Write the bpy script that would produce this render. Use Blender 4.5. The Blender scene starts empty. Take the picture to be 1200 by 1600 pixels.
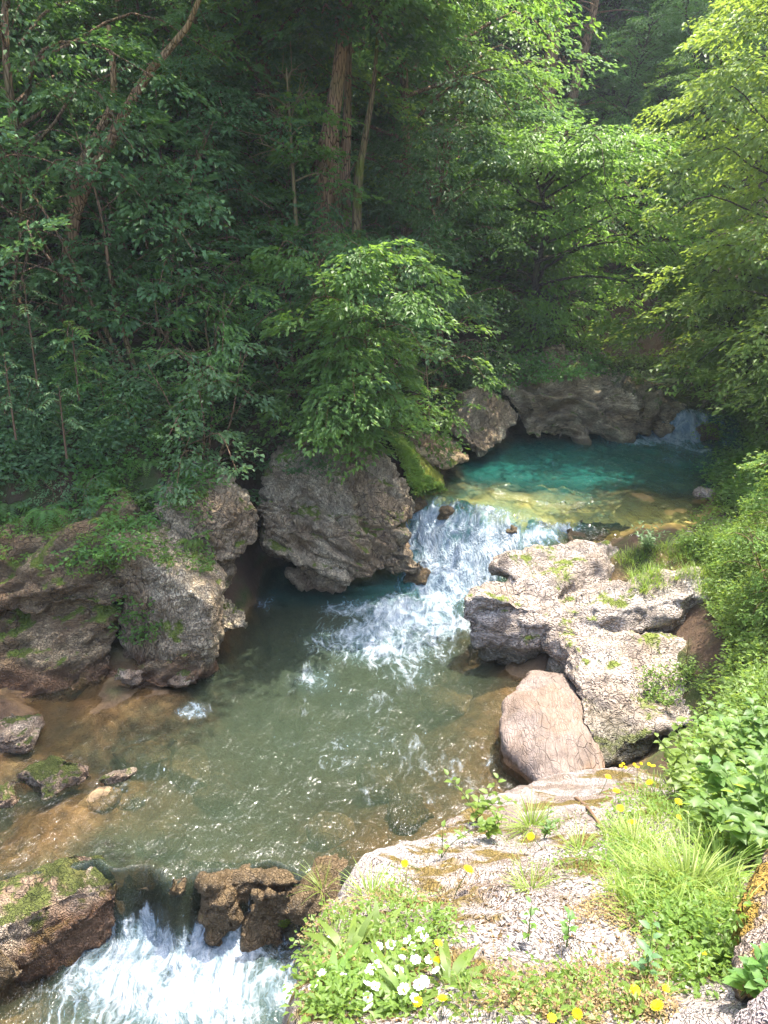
import bpy, bmesh, math, random
import numpy as np
from mathutils import Vector, Matrix
from mathutils.bvhtree import BVHTree
random.seed(7); RNG = np.random.default_rng(11)
R = math.radians

# ---------------------------------------------------------------- camera, sky, sun, exposure
S = bpy.context.scene
COL = S.collection
PITCH = 22.0; FPX = 1232.0; CAMZ = 5.0            # focal length in photo pixels (1200 x 1600)
cam_d = bpy.data.cameras.new('camera'); cam = bpy.data.objects.new('camera', cam_d); COL.objects.link(cam)
cam_d.sensor_fit = 'VERTICAL'; cam_d.sensor_height = 36.0; cam_d.lens = 36.0*FPX/1600.0
cam_d.clip_start = 0.05; cam_d.clip_end = 600
cam.location = (0, 0, CAMZ); cam.rotation_euler = (R(90-PITCH), 0, 0)
S.camera = cam
SUN_EL = 68.0; SUN_AZ = 40.0                       # azimuth measured from +Y towards +X
w = bpy.data.worlds.new('World'); S.world = w; w.use_nodes = True
nt = w.node_tree; bg = nt.nodes['Background']
sky = nt.nodes.new('ShaderNodeTexSky'); sky.sky_type = 'NISHITA'; sky.sun_disc = False
sky.sun_elevation = R(SUN_EL); sky.sun_rotation = R(SUN_AZ)
sky.dust_density = 4.0; sky.altitude = 300
nt.links.new(sky.outputs[0], bg.inputs[0]); bg.inputs[1].default_value = 0.15
sd = bpy.data.lights.new('sun', 'SUN'); sun = bpy.data.objects.new('sun', sd); COL.objects.link(sun)
sd.energy = 2.0; sd.angle = R(0.5); sd.color = (1.0, 0.94, 0.84)
to_sun = Vector((math.sin(R(SUN_AZ))*math.cos(R(SUN_EL)), math.cos(R(SUN_AZ))*math.cos(R(SUN_EL)), math.sin(R(SUN_EL))))
sun.rotation_euler = to_sun.to_track_quat('Z', 'Y').to_euler(); sun.location = to_sun*60
S.view_settings.view_transform = 'Standard'; S.view_settings.look = 'None'
S.view_settings.exposure = 2.75; S.view_settings.gamma = 1
C_ = S.cycles; C_.max_bounces = 5; C_.diffuse_bounces = 3; C_.glossy_bounces = 1; C_.transmission_bounces = 2; C_.transparent_max_bounces = 4; C_.caustics_reflective = False; C_.caustics_refractive = False
S.render.resolution_x = 768; S.render.resolution_y = 1024

# ---------------------------------------------------------------- helpers
CP, SP = math.cos(R(PITCH)), math.sin(R(PITCH))
CAM = np.array([0, 0, CAMZ])
def ray(px, py):
    x = (px-600)/FPX; u = (800-py)/FPX
    return np.array([x, CP+u*SP, -SP+u*CP])
def at(px, py, Y):                                 # point seen at a photo pixel, at ground distance Y
    d = ray(px, py); return CAM + d*(Y/d[1])
def atz(px, py, z):                                # point seen at a photo pixel, at height z
    d = ray(px, py); return CAM + d*((z-CAMZ)/d[2])

def hash3(ix, iy, iz, seed=0):
    h = (ix.astype(np.int64)*374761393 + iy.astype(np.int64)*668265263 + iz.astype(np.int64)*2147483647 + seed*974634777) & 0xffffffff
    h = ((h ^ (h >> 13))*1274126177) & 0xffffffff
    h = ((h ^ (h >> 16))*2246822519) & 0xffffffff
    return ((h ^ (h >> 15)) & 0xffffff)/float(0xffffff)
def vnoise(p, seed=0):
    i = np.floor(p).astype(np.int64); f = p-i; f = f*f*f*(f*(f*6-15)+10)
    r = 0
    for dx in (0, 1):
        wx = f[:, 0] if dx else 1-f[:, 0]
        for dy in (0, 1):
            wy = f[:, 1] if dy else 1-f[:, 1]
            for dz in (0, 1):
                wz = f[:, 2] if dz else 1-f[:, 2]
                r = r + wx*wy*wz*hash3(i[:, 0]+dx, i[:, 1]+dy, i[:, 2]+dz, seed)
    return r*2-1
def fbm(p, octaves=4, seed=0, gain=.5):
    r = 0; a = 1; q = p.copy()
    for k in range(octaves):
        r = r + a*vnoise(q, seed+k*17); q = q*2.03+5.3; a *= gain
    return r
def worley(p, seed=0):                             # distance to nearest and second nearest feature point
    i = np.floor(p).astype(np.int64); f = p-i
    d1 = np.full(len(p), 9.); d2 = np.full(len(p), 9.)
    for dx in (-1, 0, 1):
        for dy in (-1, 0, 1):
            for dz in (-1, 0, 1):
                a, b, c = i[:, 0]+dx, i[:, 1]+dy, i[:, 2]+dz
                q = np.stack([dx+hash3(a, b, c, seed), dy+hash3(a, b, c, seed+1), dz+hash3(a, b, c, seed+2)], 1)-f
                d = np.sqrt((q*q).sum(1))
                n1 = d < d1
                d2 = np.where(n1, d1, np.minimum(d2, d)); d1 = np.where(n1, d, d1)
    return d1, d2
def sstep(a, b, x):
    t = np.clip((x-a)/(b-a), 0, 1); return t*t*(3-2*t)

class RBF:                                         # smooth surface through scattered heights
    def __init__(s, pts):
        pts = np.array(pts, float); s.c = pts[:, :2]; n = len(pts)
        A = np.zeros((n+3, n+3)); A[:n, :n] = s.k(s.c, s.c) + 0.12*np.eye(n); A[:n, n] = 1; A[:n, n+1:] = s.c
        A[n, :n] = 1; A[n+1:, :n] = s.c.T
        b = np.zeros(n+3); b[:n] = pts[:, 2]
        s.w = np.linalg.lstsq(A, b, rcond=None)[0]
    def k(s, a, b): return -np.sqrt(((a[:, None]-b[None])**2).sum(2)+.01)
    def __call__(s, x, y):
        sh = x.shape; q = np.stack([x.ravel(), y.ravel()], 1); out = np.zeros(len(q)); n = len(s.c)
        for a in range(0, len(q), 40000):
            qq = q[a:a+40000]; out[a:a+40000] = s.k(qq, s.c)@s.w[:n] + s.w[n] + qq@s.w[n+1:]
        return out.reshape(sh)

def tag(o, label=None, cat=None, group=None, kind=None):
    if label: o['label'] = label
    if cat: o['category'] = cat
    if group: o['group'] = group
    if kind: o['kind'] = kind
    return o
def empty(name, loc=(0, 0, 0), rz=0):
    o = bpy.data.objects.new(name, None); o.empty_display_size = .1; COL.objects.link(o)
    o.location = loc; o.rotation_euler = (0, 0, rz); return o
def mesh_np(name, V, F, mat=None, parent=None, smooth=True, attrs=None, origin=None):
    """V (n,3), F (m,k) array of equal sized faces or list of such arrays"""
    if not isinstance(F, (list, tuple)): F = [F]
    F = [f for f in F if len(f)]
    V = np.asarray(V, float)
    if origin is not None: V = V-np.asarray(origin)
    me = bpy.data.meshes.new(name)
    me.vertices.add(len(V)); me.vertices.foreach_set('co', V.astype(np.float32).ravel())
    nl = sum(f.size for f in F); nf = sum(len(f) for f in F)
    me.loops.add(nl); me.polygons.add(nf)
    me.loops.foreach_set('vertex_index', np.concatenate([f.ravel() for f in F]).astype(np.int32))
    st = []; tot = []; o = 0
    for f in F:
        k = f.shape[1]; st.append(o+np.arange(len(f))*k); tot.append(np.full(len(f), k)); o += f.size
    me.polygons.foreach_set('loop_start', np.concatenate(st).astype(np.int32))
    me.polygons.foreach_set('loop_total', np.concatenate(tot).astype(np.int32))
    me.polygons.foreach_set('use_smooth', np.full(nf, smooth))
    if attrs:
        for k, a in attrs.items():
            at_ = me.attributes.new(k, 'FLOAT', 'POINT'); at_.data.foreach_set('value', a.astype(np.float32).ravel())
    me.update(calc_edges=True); me.validate()
    if mat: me.materials.append(mat)
    ob = bpy.data.objects.new(name, me); COL.objects.link(ob)
    if origin is not None: ob.location = [float(c) for c in origin]
    if parent: ob.parent = parent
    return ob
def gridfaces(nx, ny):
    i = np.arange(nx*ny).reshape(ny, nx)
    return np.stack([i[:-1, :-1], i[:-1, 1:], i[1:, 1:], i[1:, :-1]], -1).reshape(-1, 4)

# tubes along polylines with tapering radii
class Tubes:
    def __init__(s): s.V = []; s.F = []; s.n = 0
    def add(s, pts, rad, k=6, wob=0.0, seed=0):
        pts = np.asarray(pts, float); m = len(pts); rad = np.broadcast_to(np.asarray(rad, float), (m,))
        T = np.gradient(pts, axis=0); T /= np.linalg.norm(T, axis=1)[:, None]+1e-9
        ref = np.array([0.31, 0.2, 0.93]) if abs(T[0, 2]) < .8 else np.array([1., .13, .05])
        A = np.cross(T, ref); A /= np.linalg.norm(A, axis=1)[:, None]+1e-9; B = np.cross(T, A)
        a = np.arange(k)/k*2*np.pi
        r = rad[:, None]*np.ones(k)
        if wob: r = r*(1+wob*np.random.default_rng(seed).normal(size=(m, k)))
        P = pts[:, None] + r[..., None]*(np.cos(a)[None, :, None]*A[:, None]+np.sin(a)[None, :, None]*B[:, None])
        i = np.arange(m*k).reshape(m, k); j = np.roll(i, -1, 1)
        s.F.append(np.stack([i[:-1], j[:-1], j[1:], i[1:]], -1).reshape(-1, 4)+s.n); s.V.append(P.reshape(-1, 3)); s.n += m*k
    def build(s, name, mat, parent=None, origin=None):
        return mesh_np(name, np.concatenate(s.V), np.concatenate(s.F), mat, parent, origin=origin)
def spline(pts, n):
    pts = np.asarray(pts, float); m = len(pts)
    if m == 2: return pts[0]+(pts[1]-pts[0])*np.linspace(0, 1, n)[:, None]
    t = np.linspace(0, m-1, n); i = np.clip(t.astype(int), 0, m-2); f = (t-i)[:, None]
    P = np.vstack([2*pts[0]-pts[1], pts, 2*pts[-1]-pts[-2]])
    a, b, c, d = P[i], P[i+1], P[i+2], P[i+3]
    return .5*((2*b)+(-a+c)*f+(2*a-5*b+4*c-d)*f*f+(-a+3*b-3*c+d)*f**3)

# ---------------------------------------------------------------- node material helpers
class NM:
    def __init__(s, name):
        s.m = bpy.data.materials.new(name); s.m.use_nodes = True; s.t = s.m.node_tree; s.t.nodes.clear()
        s.out = s.n('ShaderNodeOutputMaterial')
    def n(s, typ, **kw):
        nd = s.t.nodes.new(typ)
        for k, v in kw.items():
            if k.startswith('_'): setattr(nd, k[1:], v)
            else:
                key = k.replace('__', ' ')
                s.set(nd.inputs[int(key[1:])] if key[0] == 'i' and key[1:].isdigit() else nd.inputs[key], v)
        return nd
    def set(s, inp, v):
        if isinstance(v, bpy.types.NodeSocket): s.t.links.new(v, inp)
        elif isinstance(v, bpy.types.Node): s.t.links.new(v.outputs[0], inp)
        else:
            if inp.type == 'RGBA' and len(v) == 3: v = (*v, 1)
            inp.default_value = v
    def coord(s, kind='Object'): return s.n('ShaderNodeTexCoord').outputs[kind]
    def mapping(s, v, scale=(1, 1, 1), rot=(0, 0, 0), loc=(0, 0, 0)):
        return s.n('ShaderNodeMapping', Vector=v, Scale=scale, Rotation=rot, Location=loc).outputs[0]
    def noise(s, v, scale, detail=6, rough=.6, dist=0):
        return s.n('ShaderNodeTexNoise', Vector=v, Scale=scale, Detail=detail, Roughness=rough, Distortion=dist).outputs[0]
    def vor(s, v, scale, feature='F1', rand=1.0, out=0):
        n_ = s.n('ShaderNodeTexVoronoi', _feature=feature, Vector=v, Scale=scale); n_.inputs['Randomness'].default_value = rand
        return n_.outputs['Distance' if out == 0 else out]
    def math(s, op, a, b=0, c=0, clamp=False):
        nd = s.n('ShaderNodeMath', _operation=op, i0=a, i1=b, i2=c); nd.use_clamp = clamp; return nd.outputs[0]
    def ramp(s, v, lo, hi, a=0., b=1.):
        nd = s.n('ShaderNodeMapRange', Value=v); nd.interpolation_type = 'SMOOTHSTEP'
        nd.inputs['From Min'].default_value = lo; nd.inputs['From Max'].default_value = hi
        nd.inputs['To Min'].default_value = a; nd.inputs['To Max'].default_value = b
        return nd.outputs[0]
    def mix(s, f, a, b, mode='MIX'):
        nd = s.n('ShaderNodeMix'); nd.data_type = 'RGBA'; nd.blend_type = mode
        s.set(nd.inputs[0], f); s.set(nd.inputs[6], a); s.set(nd.inputs[7], b); return nd.outputs[2]
    def attr(s, name): return s.n('ShaderNodeAttribute', _attribute_name=name).outputs['Fac']
    def bump(s, h, strength=.5, dist=.02, normal=None):
        b = s.n('ShaderNodeBump', Height=h, Strength=strength, Distance=dist)
        if normal is not None: s.set(b.inputs['Normal'], normal)
        return b.outputs[0]
    def bsdf(s, col, rough=.8, spec=.3, normal=None, **kw):
        b = s.n('ShaderNodeBsdfPrincipled'); s.set(b.inputs['Base Color'], col); s.set(b.inputs['Roughness'], rough)
        s.set(b.inputs['Specular IOR Level'], spec)
        if normal is not None: s.set(b.inputs['Normal'], normal)
        for k, v in kw.items(): s.set(b.inputs[k.replace('__', ' ')], v)
        return b.outputs[0]
    def mixs(s, f, a, b): return s.n('ShaderNodeMixShader', i0=f, i1=a, i2=b).outputs[0]
    def done(s, sh): s.t.links.new(sh, s.out.inputs[0]); return s.m

def rock_mat(name, light, dark, moss=.3, mosscol=(.085, .105, .016), wet=None, wetcol=(.10, .05, .025), pit=1.0, crack=1.0, scale=1.0, strata=(1, 1, 1), rot=(0, 0, 0), smooth=False, brown=.0, mossup=.35, blotk=.62, tonek=2.6):
    m = NM(name); g = m.n('ShaderNodeNewGeometry'); pos = g.outputs['Position']
    sp = m.mapping(pos, strata, rot)
    warp = m.n('ShaderNodeTexNoise', Vector=pos, Scale=3.0, Detail=1.0).outputs['Color']
    wp = m.n('ShaderNodeVectorMath', _operation='MULTIPLY_ADD', i0=warp, i1=(.25, .25, .25), i2=sp).outputs[0]
    n1 = m.noise(sp, 1.3*scale, 3, .6); n2 = m.noise(sp, 9*scale, 4, .7); n3 = m.noise(pos, 45*scale, 2, .7)
    col = m.mix(m.ramp(n1, .34, .62), light, dark)
    tone = m.math('MULTIPLY_ADD', n2, tonek, 1-tonek*.5, clamp=False)
    col = m.mix(1, col, tone, 'MULTIPLY')
    blot = m.math('MULTIPLY', m.ramp(m.noise(sp, 4.2*scale, 4, .72), .52, .62), blotk)
    col = m.mix(blot, col, m.mix(.5, dark, (.07, .06, .045)))
    e1 = m.vor(wp, 9*scale, 'DISTANCE_TO_EDGE'); e2 = m.vor(wp, 24*scale, 'DISTANCE_TO_EDGE')
    p1 = m.vor(wp, 38*scale, 'F1')
    pitm = m.math('MULTIPLY', m.ramp(p1, .5, .12), m.ramp(n2, .38, .58))
    crackm = m.math('MULTIPLY', m.ramp(e1, .05, .0), m.ramp(n1, .42, .56))
    crack2 = m.math('MULTIPLY', m.ramp(e2, .10, .0), m.ramp(n1, .60, .40))
    dk = m.math('MAXIMUM', m.math('MULTIPLY', pitm, .75*pit), m.math('MULTIPLY', m.math('MAXIMUM', crackm, m.math('MULTIPLY', crack2, .7)), .85*crack), clamp=True)
    col = m.mix(dk, col, (.06, .045, .035))
    if brown: col = m.mix(m.math('MULTIPLY', m.ramp(m.noise(pos, 2.1, 3, .65), .42, .62), brown), col, (.17, .10, .05))
    if moss:
        nz = m.n('ShaderNodeSeparateXYZ', i0=g.outputs['Normal']).outputs[2]
        mk = m.math('ADD', m.noise(pos, 2.6, 4, .68), m.math('MULTIPLY', nz, mossup*.35))
        mk = m.ramp(mk, .76-.34*moss, .84-.34*moss)
        mc = m.mix(n3, mosscol, [c*2.1 for c in mosscol])
        col = m.mix(mk, col, mc)
    rough = .85
    if wet is not None:
        z = m.n('ShaderNodeSeparateXYZ', i0=pos).outputs[2]
        zz = m.math('SUBTRACT', z, m.math('MULTIPLY', n1, .28))
        wk = m.ramp(zz, wet, wet-.2)
        col = m.mix(m.math('MULTIPLY', wk, .8), col, m.mix(n2, wetcol, [c*1.9 for c in wetcol]))
        rough = m.math('SUBTRACT', .85, m.math('MULTIPLY', wk, .45))
    h = m.math('MULTIPLY_ADD', n2, 1.0, m.math('MULTIPLY', n3, .5))
    h = m.math('SUBTRACT', h, m.math('MULTIPLY', dk, 1.1))
    if smooth: h = m.math('MULTIPLY', h, .35)
    return m.done(m.bsdf(col, rough, .3, m.bump(h, .95, .045)))

M = {}
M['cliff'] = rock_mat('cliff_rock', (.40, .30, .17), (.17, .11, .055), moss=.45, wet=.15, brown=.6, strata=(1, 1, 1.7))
M['mid'] = rock_mat('pitted_grey_rock', (.55, .45, .30), (.27, .195, .115), moss=.34, wet=.12, brown=.3, scale=1.1, strata=(1.2, 1.2, .7), rot=(0, R(50), 0))
M['pale'] = rock_mat('pale_pitted_limestone', (.50, .435, .375), (.33, .27, .22), moss=.30, wet=.26, wetcol=(.045, .042, .022), scale=.95, strata=(.8, .8, 1.5), crack=.6, brown=.25)  # dark low band: wet algae, and undercut shade painted into the colour
M['smooth'] = rock_mat('smooth_washed_rock', (.26, .205, .175), (.17, .13, .105), moss=0, wet=.1, wetcol=(.22, .11, .04), pit=.25, crack=.6, brown=.35, smooth=True, blotk=.3, tonek=1.2, strata=(1.6, .5, .8), scale=.9)
M['back'] = rock_mat('bedded_brown_rock', (.60, .47, .29), (.36, .26, .14), moss=.36, wet=.90, wetcol=(.05, .045, .02), scale=.8, strata=(.7, .7, 2.2), rot=(0, R(-18), 0), brown=.5)
M['wet'] = rock_mat('wet_brown_rock', (.22, .17, .10), (.10, .07, .04), moss=.2, wet=9, wetcol=(.10, .068, .034), pit=.6, scale=1.5)
M['stone'] = rock_mat('mossy_stone', (.50, .40, .29), (.30, .20, .13), moss=.5, mossup=.5, wet=-.1, scale=1.6, brown=.4, mosscol=(.06, .07, .014))
M['ledge'] = rock_mat('white_weathered_limestone', (.55, .49, .455), (.42, .365, .33), moss=.54, mosscol=(.12, .085, .022), scale=2.6, mossup=.2, brown=.55, crack=.5, pit=1.35, strata=(1, .6, 1), blotk=.2, tonek=1.3)
M['mossy'] = rock_mat('moss_covered_rock', (.50, .40, .33), (.32, .24, .18), moss=.62, mosscol=(.17, .11, .02), scale=2.0, mossup=.3, brown=.4)
# ---------------------------------------------------------------- the ground: bed, banks, hillsides
def W(px, py, z): p = atz(px, py, z); return (p[0], p[1], z)
ctl = []
# river bed of the main pool
for px, py, d in [(430, 1000, -.5), (500, 960, -.5), (600, 1000, -.6), (560, 1080, -.75), (450, 1100, -.6), (650, 1120, -.6), (500, 1200, -.75),
                  (620, 1220, -.5), (740, 1200, -.3), (700, 1080, -.4), (400, 1250, -.6), (300, 1200, -.4), (420, 1340, -.55), (520, 1330, -.35),
                  (560, 1350, -.1), (300, 1340, -.35), (320, 1080, -.3), (220, 1130, -.14), (100, 1110, -.05), (150, 1170, -.08), (60, 1160, -.04), (0, 1180, .02), (80, 1290, -.14),
                  (0, 1280, -.14), (30, 1240, -.1), (60, 1320, -.14), (180, 1290, -.16), (0, 1370, -.1), (90, 1350, -.12), (420, 930, -.25), (350, 1000, -.1),
                  (300, 1385, -.16), (220, 1380, -.10), (380, 1390, -.16), (660, 930, -.4), (700, 990, -.45), (770, 1120, -.15), (780, 1200, -.1), (700, 1280, -.25)]:
    ctl.append(W(px, py, d))
# left edge under the cliff and mid rock
for px, py, z in [(0, 1100, .2), (150, 1090, .12), (280, 1070, .08), (330, 1010, .05), (400, 900, .0), (400, 885, -.1), (395, 870, .1), (430, 880, .1)]: ctl.append(W(px, py, z))
# below the lower fall
for px, py, z in [(200, 1440, -.75), (320, 1450, -.8), (400, 1480, -.85), (100, 1540, -.65), (250, 1560, -.9), (400, 1590, -1.), (30, 1590, -.65), (150, 1500, -.75), (440, 1540, -.8)]: ctl.append(W(px, py, z))
# upper cascade bed and lip
for px, py, z in [(660, 790, .78), (720, 795, .80), (800, 808, .84), (870, 825, .86), (680, 830, .5), (740, 830, .62), (820, 835, .72), (660, 880, .1), (700, 880, .2), (760, 860, .45), (690, 920, -.1), (730, 900, .05)]: ctl.append(W(px, py, z))
# upper pool
for px, py, z in [(700, 760, .84), (760, 785, .82), (850, 805, .84), (950, 815, .86), (1060, 800, .88), (720, 730, .6), (800, 720, .0), (900, 720, -.3), (1000, 730, -.2), (1000, 775, .86), (900, 775, .85), (820, 765, .83), (1000, 750, .68), (900, 752, .6),
                  (1090, 740, .4), (1080, 700, .3), (960, 695, .2), (850, 695, .2), (1050, 675, .6), (1130, 765, .84), (680, 750, .95), (640, 730, 1.1)]: ctl.append(W(px, py, z))
for px, py, z in [(1090, 650, 1.2), (1085, 632, 1.36), (1050, 625, 1.34), (1110, 622, 1.36), (1020, 610, 1.5), (1090, 600, 1.6), (1000, 596, 1.8), (1060, 590, 1.9)]: ctl.append(W(px, py, z))
# left bank
for px, py, Y in [(0, 800, 8.6), (100, 800, 8.7), (180, 800, 8.8), (250, 740, 8.9), (100, 700, 8.8), (0, 700, 8.6), (0, 600, 9.4), (100, 600, 9.5), (220, 620, 9.6), (330, 640, 10.2),
                  (105, 520, 10.6), (0, 500, 10.6), (300, 560, 11.), (420, 640, 11.), (560, 650, 10.4), (640, 690, 10.9), (620, 740, 10.7), (390, 760, 10.4), (380, 700, 10.6),
                  (640, 620, 12.6), (740, 590, 14.2), (500, 420, 15.6), (700, 480, 16.5), (850, 540, 16.6), (930, 570, 17.0)]:
    p = at(px, py, Y); ctl.append((p[0], p[1], p[2]))
# right bank
for px, py, Y in [(1130, 830, 9.2), (1060, 850, 8.8), (1000, 860, 8.7), (1190, 900, 7.6), (1190, 1000, 6.3), (1150, 1100, 5.8), (1200, 1080, 5.0), (1080, 1180, 5.2), (1040, 1250, 4.4),
                  (1180, 1200, 3.9), (1200, 1330, 2.6), (1060, 1380, 2.75), (1180, 1450, 1.8), (1000, 1480, 2.05), (1180, 740, 10.8), (1140, 680, 12.6), (1200, 620, 12.4), (1200, 800, 9.2), (1150, 630, 14.2)]:
    p = at(px, py, Y); ctl.append((p[0], p[1], p[2]))
# under the ledge and the boulders
ctl += [(-4.5, 7.7, .1), (-3.6, 7.9, .1), (-2.8, 8.1, .1), (-5.4, 7.7, .2), (-3.2, 8.6, .7), (-4.4, 8.5, .9), (2.6, 7.6, .3), (3.3, 7.7, .4), (2.8, 6.8, .1), (2.6, 6.2, .1), (1.6, 7.6, .2), (1.4, 6.4, -.1), (1.9, 5.6, 0), (1.2, 4.9, -.2), (.3, 4.3, -.3), (1.5, 4, .6), (.8, 3.2, .4), (.2, 3.0, -.6), (-.3, 2.4, -.8), (1.2, 2.6, 1.4), (-.5, 1.4, -.8), (-1.5, 1.5, -1.2), (-3, 2, -.8), (0.6, 1.4, 2.0),
        (1.0, .6, 3.2), (0, .3, 3.1), (-.6, 0, 2.6), (1.6, .9, 3.5), (2.5, 0, 3.7), (0, -1.5, 3.4), (4, 1, 4.4), (3.4, 3, 3.6), (4, 5, 3.2), (5, 7, 3.4), (6.5, 9, 4.2), (8, 12, 5.5), (8, 15, 5.8), (9, 5, 6),
        (12, 9, 9), (14, 15, 11), (12, 0, 9), (20, 0, 18), (22, 20, 19), (14, 22, 9.5), (8, 20, 4.2), (5.5, 18, 2.0), (6.5, 22, 2.2), (7, 27, 3.0), (3, 20, 4.5), (0, 20, 7), (-4, 18, 8.5), (-7, 14, 7.5), (-8, 10, 6), (-6, 11, 4.6),
        (-7, 7.5, 3.8), (-6, 6, 2.4), (-5, 4.2, .9), (-4.4, 3, -.1), (-10, 5, 6), (-12, 10, 10), (-14, 16, 14), (-20, 8, 18), (-22, 22, 24), (-8, 26, 16), (0, 28, 13), (6, 34, 11), (12, 34, 14), (20, 36, 23), (-10, 40, 28),
        (5, 44, 21), (15, 48, 27), (30, 40, 34), (-30, 40, 40), (0, 60, 36), (30, 70, 48), (-30, 70, 55), (0, 100, 60), (-60, 20, 50), (60, 20, 50), (60, 100, 75), (-60, 100, 75), (-10, -6, 3), (-40, -10, 25), (40, -10, 30), (10, -10, 8)]
TERR = RBF(ctl)
CARVE = [(*atz(px, py, z)[:2], z-d, r) for px, py, z, r, d in [(1090, 620, 1.42, .8, .12), (1050, 620, 1.42, .7, .1), (1130, 622, 1.42, .8, .1), (1088, 634, 1.4, .45, .12), (1086, 646, 1.3, .35, .12), (1080, 660, 1.14, .4, .15), (1070, 672, 1.0, .5, .2), (1050, 680, .92, .6, .3), (1090, 690, .92, .6, .3), (1085, 720, .92, .5, .3), (1000, 690, .92, .6, .4)]]
def terrain_h(x, y):
    z = TERR(x, y); sh = x.shape
    for cx, cy, cz, r in CARVE:
        d = np.hypot(x-cx, y-cy); z = np.where(d < r*2.2, np.minimum(z, cz+np.clip(d-r, 0, 9)*1.2), z)
    p = np.stack([x.ravel(), y.ravel(), z.ravel()*.6], 1)
    far = np.clip((np.abs(y-7)-8)/20, 0, 1).ravel()
    z = z.ravel() + .09*fbm(p*1.1, 4, 3)*(1+6*far) + .03*fbm(p*5.0, 3, 9)
    return z.reshape(sh)
def nonuni(lo, a, b, hi, step, grow=1.16):
    c = list(np.arange(a, b, step)); s = step
    while c[-1] < hi: s *= grow; c.append(c[-1]+s)
    s = step
    while c[0] > lo: s *= grow; c.insert(0, c[0]-s)
    return np.array(c)
gx = nonuni(-30, -5.2, 5.4, 30, .05, 1.09); gy = nonuni(-8, 1.0, 16, 54, .05, 1.09)
GX, GY = np.meshgrid(gx, gy); GZ = terrain_h(GX, GY)
V = np.stack([GX.ravel(), GY.ravel(), GZ.ravel()], 1)

# water surface heights
wc = []
for px, py in [(430, 950), (550, 960), (600, 990), (680, 1000), (500, 1100), (700, 1100), (350, 1100), (200, 1150), (100, 1150), (0, 1150), (400, 1250), (600, 1250), (750, 1150), (200, 1300), (50, 1300), (350, 1320), (500, 1320),
               (100, 1360), (0, 1360), (450, 1360), (560, 1360), (700, 1300), (190, 1362), (250, 1362), (320, 1364), (390, 1368), (440, 1380), (470, 920), (560, 930), (390, 900)]: wc.append(W(px, py, 0))
for px, py in [(200, 1440), (320, 1430), (400, 1450), (470, 1480), (100, 1500), (250, 1550), (400, 1590), (0, 1590), (130, 1440), (440, 1590), (60, 1480)]: wc.append(W(px, py, -.5))
for px, py in [(690, 762), (730, 775), (800, 790), (870, 808), (950, 812), (1080, 800), (1150, 780), (800, 740), (900, 740), (1000, 740), (1100, 740), (720, 710), (850, 690), (950, 690), (1000, 700), (760, 700), (650, 745), (1020, 690)]: wc.append(W(px, py, .92))
for px, py, z in [(655, 785, .86), (720, 797, .88), (800, 810, .88), (880, 830, .88), (665, 815, .66), (740, 825, .72), (820, 832, .78), (655, 850, .4), (690, 860, .38), (750, 850, .55), (790, 850, .62), (650, 890, .12), (680, 900, .12), (720, 890, .25), (690, 935, .0), (720, 930, .0), (640, 930, 0)]: wc.append(W(px, py, z))
for px, py, z in [(1090, 620, 1.42), (1050, 618, 1.42), (1130, 625, 1.42), (1085, 640, 1.38), (1075, 660, 1.14), (1090, 670, 1.04), (1050, 675, .95), (1110, 690, .92)]: wc.append(W(px, py, z))
wc += [(-6, 6, 0), (-4, 9, 0), (-5, 2, -.5), (0, 1, -.6), (6, 11, .92), (1, 4.2, 0), (3, 6, 0), (2.6, 7.8, .3), (3.4, 8.6, .9), (6, 18, 1.5), (2, 16, .95), (-1, 12, .9), (4, 17, 1.5)]
WAT = RBF(wc)
wx = np.arange(-5.6, 6.4, .035); wy = np.concatenate([np.arange(1.6, 5.4, .022), np.arange(5.4, 12, .035), np.arange(12, 18, .06)])
WX, WY = np.meshgrid(wx, wy); WZ = WAT(WX, WY)
WZ = np.where(WY > 8.95, WZ, np.where(WY > 4.9, np.clip(WZ, 0, 9), WZ))
WZ = np.where((WY < 8.0) & (WY > 4.95), 0, WZ)
WZ = np.where(np.abs(WZ-.92) < .035, .92, WZ); WZ = np.where(np.abs(WZ) < .03, 0, WZ)
lipY = 4.72+.06*np.sin(WX*5)+.05*np.sin(WX*13+1)
low = sstep(-.03, .20, lipY-WY); WZ = np.where(WY < 5.2, -0.5*low, WZ)
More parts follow.
